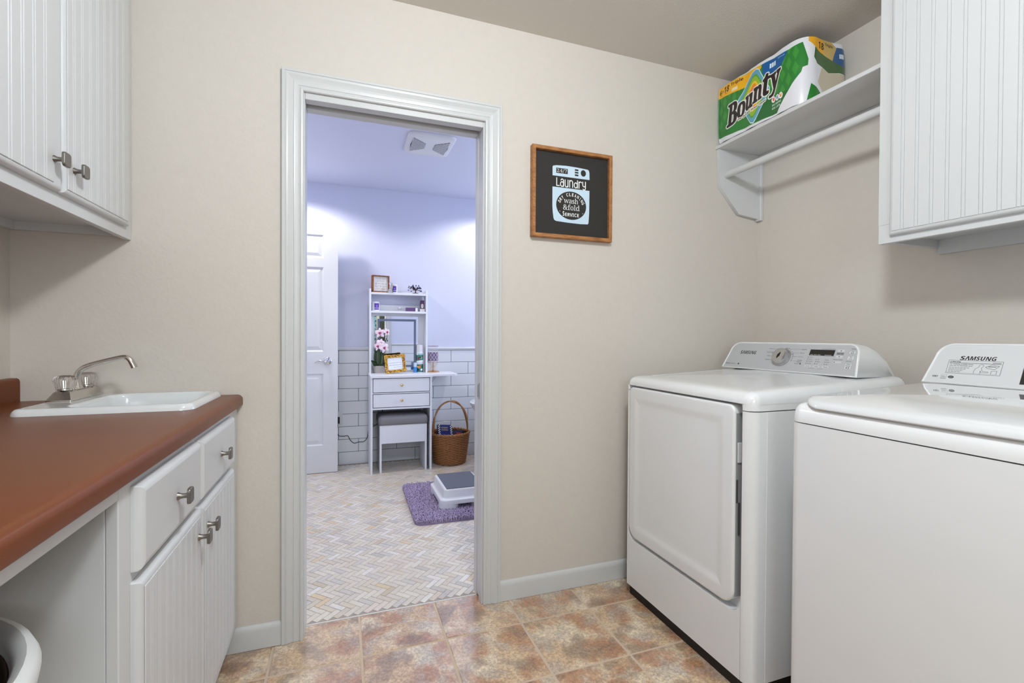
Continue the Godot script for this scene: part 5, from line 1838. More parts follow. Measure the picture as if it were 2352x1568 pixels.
func vanity():
	var t := thing("vanity_desk", "narrow white vanity desk with drawers, shelves, mirror and side flap", "vanity")
	var wm: Material = mats.vanity_white
	var b: MB
	var X0 := 0.425
	var X1 := 0.926
	var zb := -2.484
	for x in [[X0, X0 + 0.016], [X1 - 0.016, X1]]:
		b = MB.new(); b.span(Vector3(x[0], 0.0038, zb), Vector3(x[1], 0.792, -2.090), 0.001)
		obj("side_panel", b, wm, t)
	b = MB.new(); b.span(Vector3(X0 - 0.003, 0.792, zb), Vector3(X1 + 0.003, 0.812, -2.075), 0.0015)
	obj("desktop", b, wm, t)
	b = MB.new()
	b.span(Vector3(X0 + 0.016, 0.531, zb), Vector3(X1 - 0.016, 0.545, -2.092))
	b.span(Vector3(X0 + 0.016, 0.661, zb), Vector3(X1 - 0.016, 0.669, -2.092))
	b.span(Vector3(X0 + 0.016, 0.545, zb), Vector3(X1 - 0.016, 0.792, zb + 0.01))
	obj("drawer_case", b, wm, t)
	for y in [[0.674, 0.786], [0.550, 0.656]]:
		b = MB.new(); b.span(Vector3(X0 + 0.0205, y[0], -2.109), Vector3(X1 - 0.0205, y[1], -2.093), 0.001)
		b.span(Vector3(X0 + 0.030, y[0] + 0.012, -2.44), Vector3(X1 - 0.030, y[1] - 0.02, -2.109))
		var d := obj("drawer", b, wm, t)
		b = MB.new()
		b.xf = Transform3D(Basis(Vector3.RIGHT, PI / 2), Vector3((X0 + X1) / 2, (y[0] + y[1]) / 2 + 0.001, -2.0928))
		b.lathe([Vector2(0.005, 0.0), Vector2(0.0045, 0.008), Vector2(0.0095, 0.012), Vector2(0.011, 0.017), Vector2(0.009, 0.021), Vector2(0.0, 0.022)], Vector3.ZERO, 16)
		obj("knob", b, mat(c8(222, 188, 120), 0.25, 0.9), d)
	# hutch
	var hz := -2.352
	for x in [[X0 + 0.002, X0 + 0.017], [X1 - 0.010, X1 + 0.006]]:
		b = MB.new(); b.span(Vector3(x[0], 0.812, zb), Vector3(x[1], 1.552, hz), 0.001)
		obj("hutch_side", b, wm, t)
	for y in [1.342, 1.503]:
		b = MB.new(); b.span(Vector3(X0 + 0.017, y, zb), Vector3(X1 - 0.010, y + 0.018, hz), 0.001)
		obj("shelf", b, wm, t)
	b = MB.new()
	b.span(Vector3(X0 + 0.017, 0.812, zb), Vector3(X1 - 0.010, 1.342, zb + 0.006))
	b.span(Vector3(X0 + 0.017, 1.360, zb), Vector3(X1 - 0.010, 1.418, zb + 0.006))
	b.span(Vector3(X0 + 0.017, 1.521, zb), Vector3(X1 - 0.010, 1.541, zb + 0.006))
	obj("back_panel", b, wm, t)
	# mirror with a frosted light band
	b = MB.new(); b.span(Vector3(0.477, 0.832, zb + 0.0062), Vector3(0.864, 1.318, zb + 0.012))
	var mm := mat(c8(236, 240, 244), 0.015, 1.0)
	var mi := obj("mirror", b, mm, t)
	b = MB.new()
	var z := zb + 0.0121
	var o := [0.502, 0.857 - 0.018, 0.857, 1.294]
	b.span(Vector3(0.502, 1.273, z), Vector3(0.845, 1.293, z + 0.0006))
	b.span(Vector3(0.825, 0.857, z), Vector3(0.845, 1.273, z + 0.0006))
	b.span(Vector3(0.502, 0.857, z), Vector3(0.520, 1.273, z + 0.0006))
	b.span(Vector3(0.520, 0.857, z), Vector3(0.825, 0.875, z + 0.0006))
	obj("light_band", b, mat(c8(112, 124, 150), 0.5), mi)
	# flap and its bracket
	b = MB.new()
	b.xf = Transform3D(Basis(Vector3(1, 0, 0), Vector3(0, 0, 1), Vector3(0, 1, 0)), Vector3.ZERO)
	b.extrude(PackedVector2Array([Vector2(X1 + 0.004, -2.115), Vector2(1.130, -2.115), Vector2(1.160, -2.150), Vector2(1.160, -2.445), Vector2(1.130, zb), Vector2(X1 + 0.004, zb)]), 0.796, 0.812)
	obj("side_flap", b, wm, t)
	b = MB.new()
	b.span(Vector3(X1 + 0.002, 0.776, -2.31), Vector3(1.10, 0.7958, -2.29), 0.001)
	b.span(Vector3(X1 + 0.0005, 0.66, -2.31), Vector3(X1 + 0.012, 0.776, -2.29), 0.001)
	b.tube([Vector3(X1 + 0.008, 0.672, -2.30), Vector3(1.005, 0.780, -2.30)], 0.008, 8)
	obj("flap_bracket", b, wm, t)

func squiggles(pr: Print, x0: float, x1: float, y: float, h: float, col: Color, sd: int, w: float):
	var r := RandomNumberGenerator.new(); r.seed = sd
	var x := x0
	while x < x1:
		var e := minf(x + r.randf_range(0.18, 0.32) * (x1 - x0), x1)
		var pts := []
		var q := x
		while q < e:
			pts.append(Vector2(q, y + r.randf_range(-0.5, 0.5) * h * (1.6 if r.randf() < 0.2 else 0.8)))
			q += h * 0.42
		if pts.size() > 1: pr.line(pts, w, col)
		x = e + h * 0.6

func candle_jar(label: String, at: Vector3, r: float, h: float, name_turn: float):
	var t := thing("candle_jar", label, "candle", at, name_turn, "white candle jars")
	var b := MB.new()
	b.lathe([Vector2(0.0, 0.0), Vector2(r - 0.002, 0.0), Vector2(r, 0.003), Vector2(r, h - 0.002), Vector2(r - 0.002, h), Vector2(r - 0.005, h), Vector2(r - 0.005, h - 0.012), Vector2(0.0, h - 0.012)], Vector3.ZERO, 28)
	obj("jar", b, mats.bath_white, t)
	var pr := Print.new(Vector2.ZERO, Vector2(0.05, 0.06), 2400.0, c8(84, 52, 158))
	pr.rect(0.0, 0.012, 0.05, 0.017, c8(216, 208, 236))
	pr.oval(Vector2(0.025, 0.035), 0.010, 0.015, c8(110, 84, 190))
	pr.rect(0.018, 0.030, 0.032, 0.034, c8(190, 176, 228))
	b = MB.new()
	var rows := []
	var uvs := []
	for y in [h * 0.12, h * 0.82]:
		var ring := []
		var uv := []
		for k in 9:
			var a := PI / 2 + lerpf(0.62, -0.62, k / 8.0)
			ring.append(Vector3(cos(a) * (r + 0.0006), y, sin(a) * (r + 0.0006)))
			uv.append(Vector2(k / 8.0, 1.0 if y < h * 0.5 else 0.0))
		rows.append(ring); uvs.append(uv)
	b.grid(rows, false, 0, uvs)
	var m := mat(Color.WHITE, 0.5)
	m.albedo_texture = pr.tex()
	# the label is a band of the jar facing out
	var lab := obj("paper_label", b, m, t)
	if lab.mesh == null: return

func vanity_items():
	var b: MB
	var top := 1.5213
	# wooden box sign
	var bs := thing("box_sign", "small wooden box sign with handwritten lines atop the vanity", "sign", Vector3(0.521, top, -2.395), 0.22)
	var wood := triplanar(mat(Color.WHITE, 0.55), 8.0, false)
	wood.albedo_texture = noise_tex(256, 0.02, [[0.0, c8(92, 50, 24)], [0.5, c8(134, 78, 40)], [1.0, c8(160, 100, 56)]], 71, 4)
	for k in 4:
		b = MB.new()
		b.xf = Transform3D(Basis(Vector3(0, 0, 1), k * PI / 2), Vector3(0, 0.075, 0))
		b.span(Vector3(-0.075, 0.064, -0.020), Vector3(0.064, 0.075, 0.022), 0.001)
		obj("frame_bar", b, wood, bs)
	var pr := Print.new(Vector2.ZERO, Vector2(0.13, 0.13), 2600.0, c8(226, 222, 220))
	for i in 5: squiggles(pr, [0.02, 0.03, 0.012, 0.010, 0.03][i], [0.11, 0.10, 0.118, 0.12, 0.10][i], 0.112 - i * 0.0225, 0.009, c8(70, 92, 120), 40 + i, 0.0016)
	b = MB.new()
	b.span(Vector3(-0.0645, 0.0105, -0.012), Vector3(0.0645, 0.1395, 0.0095))
	obj("backing", b, wood, bs)
	b = MB.new()
	b.face([Vector3(-0.064, 0.011, 0.0105), Vector3(0.064, 0.011, 0.0105), Vector3(0.064, 0.139, 0.0105), Vector3(-0.064, 0.139, 0.0105)], Vector3(0, 0, -5), [Vector2(0, 1), Vector2(1, 1), Vector2(1, 0), Vector2(0, 0)])
	var m := mat(Color.WHITE, 0.7)
	m.albedo_texture = pr.tex()
	obj("sign_face", b, m, bs)
	# crystal figure
	b = MB.new()
	b.lathe([Vector2(0.0, 0.0), Vector2(0.022, 0.0), Vector2(0.024, 0.010), Vector2(0.020, 0.030), Vector2(0.012, 0.036), Vector2(0.006, 0.042), Vector2(0.008, 0.055), Vector2(0.014, 0.075), Vector2(0.0145, 0.086), Vector2(0.0, 0.088)], Vector3.ZERO, 9)
	var cr := obj("crystal_ornament", b, mats.acrylic)
	cr.position = Vector3(0.606, top, -2.362)
	tag(cr, "small clear crystal ornament between box sign and candle jar", "ornament")
	candle_jar("white candle jar with purple label atop the vanity beside the crystal", Vector3(0.643, top, -2.395), 0.026, 0.074, -0.1)
	candle_jar("white candle jar with purple label at the left end of the vanity's lower shelf", Vector3(0.482, 1.3603, -2.405), 0.034, 0.080, 0.25)
	# gemstone tree
	var gt := thing("gem_tree", "tiny dark blue gemstone tree on a wooden base atop the vanity", "ornament", Vector3(0.828, top, -2.40))
	b = MB.new()
	b.lathe([Vector2(0.0, 0.0), Vector2(0.028, 0.0), Vector2(0.030, 0.004), Vector2(0.024, 0.008), Vector2(0.0, 0.009)], Vector3.ZERO, 20)
	obj("base", b, mat(c8(74, 38, 26), 0.6), gt)
	var r := RandomNumberGenerator.new(); r.seed = 9
	var br := MB.new()
	var gems := MB.new()
	br.tube([Vector3(0, 0.006, 0), Vector3(0.002, 0.02, 0), Vector3(0, 0.036, 0.001)], [0.006, 0.005, 0.004], 8)
	for i in 46:
		var a := r.randf() * TAU
		var e := r.randf_range(0.05, 1.1)
		var len := r.randf_range(0.034, 0.066)
		var tip := Vector3(cos(a) * cos(e) * len * 1.15, 0.034 + sin(e) * len * 0.82 - (0.012 if e < 0.25 else 0.0), sin(a) * cos(e) * len * 0.6)
		br.tube([Vector3(0, 0.032, 0), tip * 0.5 + Vector3(0, 0.020, 0), tip], 0.0011, 5)
		gems.xf = Transform3D(Basis.from_euler(Vector3(r.randf() * 6, r.randf() * 6, r.randf() * 6)), tip)
		gems.lathe([Vector2(0.0, -0.0062), Vector2(0.0045, -0.003), Vector2(0.0055, 0.001), Vector2(0.003, 0.0055), Vector2(0.0, 0.0064)], Vector3.ZERO, 6)
	obj("branches", br, mat(c8(62, 36, 24), 0.6), gt)
	obj("gems", gems, mat(c8(28, 32, 72), 0.2), gt)

	# lower shelf
	var y := 1.3603
	var cd := thing("trinket_stand", "small silver trinket stand on the vanity's lower shelf", "ornament", Vector3(0.688, y, -2.385))
	b = MB.new()
	b.lathe([Vector2(0.0, 0.0), Vector2(0.020, 0.0), Vector2(0.021, 0.002), Vector2(0.004, 0.006), Vector2(0.003, 0.014), Vector2(0.018, 0.018), Vector2(0.023, 0.023), Vector2(0.0, 0.021)], Vector3.ZERO, 20)
	obj("dish", b, mats.bright_chrome, cd)
	b = MB.new()
	b.lathe([Vector2(0.0, 0.021), Vector2(0.008, 0.022), Vector2(0.010, 0.028), Vector2(0.005, 0.033), Vector2(0.0, 0.034)], Vector3(0, 0, 0), 14)
	obj("bead", b, mats.bath_white, cd)
	var bx := thing("purple_carton", "flat purple carton lying on the vanity's lower shelf", "box", Vector3(0.797, y, -2.40), -0.05)
	b = MB.new(); b.span(Vector3(-0.056, 0.0, -0.020), Vector3(0.056, 0.034, 0.020), 0.001)
	obj("carton", b, mat(c8(92, 60, 112), 0.5), bx)
	b = MB.new(); b.span(Vector3(0.030, 0.001, 0.0201), Vector3(0.050, 0.033, 0.0206)); b.span(Vector3(-0.0565, 0.001, -0.015), Vector3(-0.0562, 0.033, 0.015))
	obj("white_flap", b, mats.bath_white, bx)
	b = MB.new(); b.span(Vector3(0.866, y, -2.425), Vector3(0.910, y + 0.026, -2.375), 0.002)
	tag(obj("small_carton", b, mats.bath_white), "little white carton under the purple tube on the vanity's lower shelf", "box")
	var tu := thing("purple_tube", "purple tube with pale label standing on the little white carton", "tube", Vector3(0.889, y + 0.0263, -2.40))
	b = MB.new(); b.slab(0.034, 0.078, 0.022, 0.006, 0.004, Vector3(0, 0.039, -0.011))
	obj("tube_body", b, mat(c8(96, 44, 96), 0.45), tu)
	b = MB.new(); b.slab(0.022, 0.040, 0.0008, 0.010, 0.0003, Vector3(-0.001, 0.026, 0.0112))
	obj("paper_label", b, mat(c8(222, 214, 206), 0.6), tu)

	# desk: orchid
	var dy := 0.8122
	var oc := thing("orchid", "pink and white orchid in a ridged grey pot on the vanity", "potted plant", Vector3(0.514, dy, -2.405))
	b = MB.new()
	b.xf = Transform3D(Basis.from_scale(Vector3(1.22, 1, 0.85)), Vector3.ZERO)
	var prof := [Vector2(0.0, 0.0), Vector2(0.043, 0.0)]
	for i in 9:
		prof.append(Vector2(0.0445 + 0.0008 * i, 0.002 + i * 0.0066)); prof.append(Vector2(0.0432 + 0.0008 * i, 0.005 + i * 0.0066))
	prof.append(Vector2(0.051, 0.064)); prof.append(Vector2(0.047, 0.064)); prof.append(Vector2(0.046, 0.056)); prof.append(Vector2(0.0, 0.056))
	b.lathe(prof, Vector3.ZERO, 32)
	obj("pot", b, mat(c8(188, 182, 178), 0.8), oc)
	var leaf_m := mat(c8(34, 62, 26), 0.35)
	leaf_m.backlight_enabled = true; leaf_m.backlight = Color(0.10, 0.16, 0.05)
	for q in [[Vector3(-0.01, 0.06, -0.01), Vector3(-0.018, 0.14, -0.02), Vector3(-0.012, 0.235, -0.028), 0.030], [Vector3(0.012, 0.06, -0.005), Vector3(0.024, 0.12, -0.015), Vector3(0.030, 0.185, -0.025), 0.026], [Vector3(-0.01, 0.062, 0.01), Vector3(-0.045, 0.095, 0.02), Vector3(-0.072, 0.112, 0.02), 0.014], [Vector3(0.0, 0.06, 0.012), Vector3(-0.03, 0.070, 0.035), Vector3(-0.062, 0.090, 0.048), 0.015], [Vector3(0.01, 0.062, 0.012), Vector3(0.03, 0.070, 0.03), Vector3(0.055, 0.062, 0.04), 0.014]]:
		b = MB.new()
		leaf(b, q[0], q[1], q[2], q[3])
		obj("leaf", b, leaf_m, oc)
	b = MB.new()
	var sp := curve([Vector3(0.0, 0.06, 0.0), Vector3(0.002, 0.16, 0.005), Vector3(0.0, 0.26, 0.012), Vector3(0.008, 0.34, 0.022), Vector3(0.030, 0.368, 0.030), Vector3(0.058, 0.352, 0.034), Vector3(0.062, 0.315, 0.034), Vector3(0.055, 0.29, 0.034)], 40)
	b.tube(sp, 0.0026, 8)
	obj("stem", b, mat(c8(72, 100, 40), 0.5), oc)
	var petal_m := mat(c8(240, 222, 232), 0.5)
	petal_m.backlight_enabled = true; petal_m.backlight = Color(0.25, 0.2, 0.22)
	var blush_m := mat(c8(214, 132, 176), 0.5)
	var lip_m := mat(c8(158, 24, 82), 0.45)
	for q in [[Vector3(0.004, 0.352, 0.034), 0.046, -0.25, 0.1], [Vector3(0.060, 0.360, 0.036), 0.036, 0.65, 0.2], [Vector3(0.010, 0.262, 0.036), 0.042, 0.2, -0.2], [Vector3(-0.012, 0.236, 0.040), 0.042, -0.5, 0.25], [Vector3(0.038, 0.222, 0.042), 0.046, 0.3, 0.4]]:
		b = MB.new()
		b.lathe([Vector2(0.0, 0.0), Vector2(0.006, 0.002), Vector2(0.009, 0.009), Vector2(0.005, 0.015), Vector2(0.0, 0.016)], Vector3.ZERO, 10)
		var bl := obj("blossom", b, lip_m, oc)
		var k: float = q[1]
		bl.transform = Transform3D(Basis.from_euler(Vector3(PI / 2 - 0.1, q[2], 0)) * Basis(Vector3.UP, q[3]), q[0])
		for i in 5:
			var a: float = [PI / 2, PI / 2 + 1.15, PI / 2 - 1.15, PI / 2 + 2.45, PI / 2 - 2.45][i]
			var wd: float = [0.55, 0.85, 0.85, 0.55, 0.55][i]
			b = MB.new()
			petal(b, k, k * wd, Color())
			var p := obj("petal", b, petal_m, bl)
			p.transform = Transform3D(Basis(Vector3.UP, a), Vector3(0, 0.003 + (0.002 if i in [1, 2] else 0.0), 0))
		for i in 3:
			b = MB.new()
			petal(b, k * 0.42, k * 0.30, Color())
			var p := obj("blush", b, blush_m, bl)
			p.transform = Transform3D(Basis(Vector3.UP, [PI / 2 + 1.15, PI / 2 - 1.15, -PI / 2][i]), Vector3(0, 0.0072, 0))
	for q in [[0.058, 0.300], [0.066, 0.285], [0.050, 0.278]]:
		b = MB.new()
		b.lathe([Vector2(0.0, -0.008), Vector2(0.005, -0.004), Vector2(0.0058, 0.001), Vector2(0.003, 0.007), Vector2(0.0, 0.009)], Vector3(q[0], q[1], 0.036), 10)
		obj("bud", b, mat(c8(62, 66, 40), 0.5), oc)

	# gilt picture frame
	var gf := thing("gilt_frame", "small ornate gilt picture frame leaning on the vanity desk", "picture frame", Vector3(0.647, dy + 0.009, -2.275), 0.06)
	gf.rotation.x = -0.13
	gf.rotation.z = 0.085
	var gold := mat(c8(226, 184, 92), 0.28, 0.9)
	var bronze := mat(c8(66, 46, 18), 0.5, 0.4)
	var rr := RandomNumberGenerator.new(); rr.seed = 3
	var W := 0.180
	var H := 0.158
	for k in 4:
		b = MB.new()
		var horiz := k < 2
		var s := -1.0 if k % 2 == 0 else 1.0
		var n := 17 if horiz else 13
		if horiz: b.span(Vector3(-W / 2, H / 2 + s * (H / 2 - 0.014) - 0.013, -0.006), Vector3(W / 2, H / 2 + s * (H / 2 - 0.014) + 0.013, 0.004), 0.003)
		else: b.span(Vector3(s * (W / 2 - 0.014) - 0.013, 0.026, -0.006), Vector3(s * (W / 2 - 0.014) + 0.013, H - 0.026, 0.004), 0.003)
		var rail := obj("frame_rail", b, bronze, gf)
		b = MB.new()
		for i in n:
			for j in 2:
				var u := (i + 0.5 + 0.4 * j) / n
				var p := Vector3(lerpf(-W / 2, W / 2, u), H / 2 + s * (H / 2 - 0.007 - 0.013 * j) + rr.randf_range(-0.002, 0.002), 0.004) if horiz else Vector3(s * (W / 2 - 0.007 - 0.013 * j), lerpf(0.0, H, u), 0.004)
				var q := rr.randf_range(0.0048, 0.0082)
				b.xf = Transform3D(Basis.from_euler(Vector3(PI / 2 + rr.randf_range(-0.5, 0.5), 0, rr.randf_range(-0.5, 0.5))), p)
				b.lathe([Vector2(q, -q * 0.4), Vector2(q * 1.05, 0.0), Vector2(q * 0.6, q * 0.75), Vector2(q * 0.25, q * 0.55), Vector2(0.0, q * 0.7)], Vector3.ZERO, 7)
				b.xf = Transform3D.IDENTITY
		obj("ornament", b, gold, rail)
	pr = Print.new(Vector2.ZERO, Vector2(0.13, 0.105), 2600.0, c8(232, 236, 246))
	squiggles(pr, 0.012, 0.120, 0.060, 0.0045, c8(60, 74, 110), 81, 0.0016)
	squiggles(pr, 0.012, 0.118, 0.040, 0.0045, c8(60, 74, 110), 82, 0.0016)
	squiggles(pr, 0.050, 0.118, 0.022, 0.0035, c8(80, 94, 130), 83, 0.0012)
	b = MB.new()
	b.face([Vector3(-0.064, 0.026, 0.0005), Vector3(0.064, 0.026, 0.0005), Vector3(0.064, 0.132, 0.0005), Vector3(-0.064, 0.132, 0.0005)], Vector3(0, 0, -5), [Vector2(0, 1), Vector2(1, 1), Vector2(1, 0), Vector2(0, 0)])
	m = mat(Color.WHITE, 0.6)
	m.albedo_texture = pr.tex()
	obj("card", b, m, gf)
	b = MB.new(); b.span(Vector3(-0.07, 0.02, -0.006), Vector3(0.07, 0.138, -0.0005))
	obj("backing", b, bronze, gf)

	# spray can
	var sc := thing("spray_can", "dry shampoo spray can with white cap and floral label on the vanity", "spray can", Vector3(0.871, dy, -2.395))
	pr = Print.new(Vector2.ZERO, Vector2(0.188, 0.185), 1500.0, c8(238, 240, 244))
	var cx := 0.094
	pr.poly([Vector2(0.0, 0.150), Vector2(0.188, 0.165), Vector2(0.188, 0.120), Vector2(0.0, 0.095)], c8(70, 130, 116))
	pr.poly([Vector2(0.0, 0.062), Vector2(0.188, 0.080), Vector2(0.188, 0.0), Vector2(0.0, 0.0)], c8(40, 120, 110))
	for q in [[0.075, 0.125, 0.010, c8(150, 40, 48)], [0.090, 0.135, 0.008, c8(60, 36, 40)], [0.106, 0.128, 0.009, c8(110, 190, 160)], [0.082, 0.045, 0.013, c8(230, 140, 70)], [0.072, 0.020, 0.010, c8(52, 40, 34)], [0.104, 0.022, 0.011, c8(226, 240, 236)], [0.118, 0.050, 0.012, c8(30, 90, 80)], [0.092, 0.060, 0.008, c8(200, 92, 60)], [0.064, 0.048, 0.010, c8(244, 206, 110)], [0.118, 0.140, 0.008, c8(190, 40, 60)]]:
		pr.oval(Vector2(q[0], q[1]), q[2], q[2] * 0.9, q[3], 20)
	pr.text("Batiste", font("Droid Serif", true), Vector2(cx, 0.166), 0.044, 0.016, c8(40, 150, 160), 0.2, 0.10)
	for i in 3: pr.line([Vector2(0.062, 0.082 - i * 0.006), Vector2(0.122, 0.089 - i * 0.006)], 0.0016, c8(120, 150, 160))
	b = MB.new()
	round_printed(b, 0.0300, 0.003, 0.186)
	m = mat(Color.WHITE, 0.25)
	m.albedo_texture = pr.tex()
	obj("can", b, m, sc)
	b = MB.new()
	b.lathe([Vector2(0.0, 0.0), Vector2(0.0295, 0.0), Vector2(0.0302, 0.003)], Vector3.ZERO, 28)
	obj("bottom_rim", b, mats.bright_chrome, sc)
	b = MB.new()
	b.lathe([Vector2(0.0302, 0.186), Vector2(0.0298, 0.19), Vector2(0.0298, 0.243), Vector2(0.028, 0.248), Vector2(0.0, 0.249)], Vector3.ZERO, 28)
	obj("cap", b, mats.bath_white, sc)
	var bb := thing("blue_bottle", "short clear and blue bottle beside the spray can", "bottle", Vector3(0.826, dy, -2.385))
	b = MB.new()
	b.lathe([Vector2(0.0, 0.0), Vector2(0.014, 0.0), Vector2(0.0155, 0.004), Vector2(0.0155, 0.050)], Vector3.ZERO, 20)
	obj("lower_body", b, mat(c8(70, 140, 214), 0.2), bb)
	b = MB.new()
	b.lathe([Vector2(0.0155, 0.050), Vector2(0.0155, 0.080), Vector2(0.013, 0.088), Vector2(0.0, 0.089)], Vector3.ZERO, 20)
	obj("upper_body", b, mat(c8(190, 214, 238), 0.2), bb)

	# candle holder on the flap
	var ch := thing("candle_holder", "gold wire candle holder with purple candle on the vanity's side flap", "candle holder", Vector3(0.988, dy, -2.385))
	var wire := mat(c8(224, 178, 130), 0.25, 0.9)
	b = MB.new()
	b.lathe([Vector2(0.0, 0.004), Vector2(0.050, 0.001), Vector2(0.058, 0.0), Vector2(0.060, 0.004), Vector2(0.050, 0.009), Vector2(0.02, 0.014), Vector2(0.005, 0.02), Vector2(0.004, 0.09), Vector2(0.0, 0.091)], Vector3.ZERO, 32)
	for i in 6:
		var a := TAU * i / 6
		b.tube([Vector3(cos(a) * 0.045, 0.009, sin(a) * 0.045), Vector3(cos(a) * 0.018, 0.05, sin(a) * 0.018), Vector3(cos(a) * 0.045, 0.094, sin(a) * 0.045)], 0.0013, 6)
	obj("stand", b, wire, ch)
	b = MB.new()
	for k in 10:
		for dr in [1.0, -1.0]:
			var path := []
			for i in 13: 
				var a: float = TAU * k / 10 + dr * i / 12.0 * TAU * 0.22
				path.append(Vector3(cos(a) * 0.0495, 0.095 + i / 12.0 * 0.090, sin(a) * 0.0495))
			b.tube(path, 0.0012, 5)
	for y2 in [0.095, 0.185]:
		var path := []
		for i in 33: path.append(Vector3(cos(TAU * i / 32) * 0.0495, y2, sin(TAU * i / 32) * 0.0495))
		b.tube(path, 0.0018, 6, false)
	obj("wire_cage", b, mat(c8(240, 226, 220), 0.3, 0.6), ch)
	b = MB.new()
	b.lathe([Vector2(0.0, 0.096), Vector2(0.047, 0.096), Vector2(0.0475, 0.10), Vector2(0.0475, 0.236), Vector2(0.0455, 0.236), Vector2(0.0455, 0.101), Vector2(0.0, 0.1005)], Vector3.ZERO, 32)
	var glass := mat(Color(0.94, 0.94, 1.0, 0.06), 0.03)
	glass.transparency = BaseMaterial3D.TRANSPARENCY_ALPHA
	obj("glass_cup", b, glass, ch)
	b = MB.new()
	b.lathe([Vector2(0.0, 0.102), Vector2(0.0448, 0.102), Vector2(0.0448, 0.176), Vector2(0.043, 0.179), Vector2(0.0, 0.178)], Vector3.ZERO, 32)
	obj("candle", b, mat(c8(80, 48, 126), 0.5), ch)
	b = MB.new()
	var ringp := []
	for i in 33: ringp.append(Vector3(cos(TAU * i / 32) * 0.0470, 0.237, sin(TAU * i / 32) * 0.0470))
	b.tube(ringp, 0.0022, 6, false)
	obj("rim_band", b, mat(c8(150, 112, 112), 0.3, 0.8), ch)

func leaf(b: MB, p0: Vector3, p1: Vector3, p2: Vector3, w: float):
	var n := 12
	var rows := []
	for i in n + 1:
		var t := float(i) / n
		var c := p0 * (1 - t) * (1 - t) + p1 * 2 * t * (1 - t) + p2 * t * t
		var d := ((p1 - p0) * (1 - t) + (p2 - p1) * t).normalized()
		var side := d.cross(Vector3(0, 0, 1))
		if side.length() < 0.3: side = d.cross(Vector3(1, 0, 0))
		side = side.normalized()
		var ww := w * pow(sin(PI * clampf(t * 0.92 + 0.06, 0.0, 1.0)), 0.7)
		var up := side.cross(d).normalized()
		rows.append([c - side * ww + up * ww * 0.22, c - side * ww * 0.5 + up * ww * 0.06, c, c + side * ww * 0.5 + up * ww * 0.06, c + side * ww + up * ww * 0.22])
	b.grid(rows, false, 1)
	var back := []
	for rw in rows:
		var q := []
		for p in rw: q.append(p + Vector3(0, 0, -0.0006))
		back.append(q)
	b.grid(back, false, -1)

func petal(b: MB, l: float, w: float, _c: Color):
	var rows := []
	for i in 7:
		var t := i / 6.0
		var ww := w / 2 * pow(sin(PI * clampf(t * 0.86 + 0.08, 0.0, 1.0)), 0.6)
		var row := []
		for k in 5:
			var s := (k - 2) / 2.0
			row.append(Vector3(l * t, 0.004 * sin(t * PI) - 0.003 * absf(s), ww * s))
		rows.append(row)
	b.grid(rows, false, 0)

func stool():
	var t := thing("stool", "white stool with grey padded seat tucked under the vanity", "stool", Vector3(0.6925, 0.0038, -2.245))
	var b: MB
	var w := 0.388
	for s in [-1.0, 1.0]:
		b = MB.new(); b.span(Vector3(s * w / 2, 0, -0.14), Vector3(s * (w / 2 - 0.016), 0.392, 0.14), 0.001)
		obj("side_panel", b, mats.vanity_white, t)
	for z in [0.132, -0.132]:
		b = MB.new(); b.span(Vector3(-w / 2 + 0.016, 0.241, z - 0.008), Vector3(w / 2 - 0.016, 0.392, z + 0.006), 0.001)
		obj("apron", b, mats.vanity_white, t)
	b = MB.new()
	b.xf = Transform3D(Basis(Vector3.RIGHT, -PI / 2), Vector3(0, 0.3925, 0))
	var rows := []
	for q in [[0.012, 0.0], [0.003, 0.006], [0.0, 0.018], [0.0, 0.050], [0.004, 0.064], [0.014, 0.074], [0.03, 0.079], [0.07, 0.083], [0.135, 0.084]]:
		rows.append(MB.ring_rr(w + 0.022, 0.300, 0.03, q[0], Vector3(0, 0, q[1]), 5))
	b.cap(rows[0], Vector3(0, 0, -1))
	b.grid(rows, true)
	b.cap(rows[-1], Vector3(0, 0, 1))
	obj("cushion", b, mat(c8(126, 124, 128), 0.45), t)

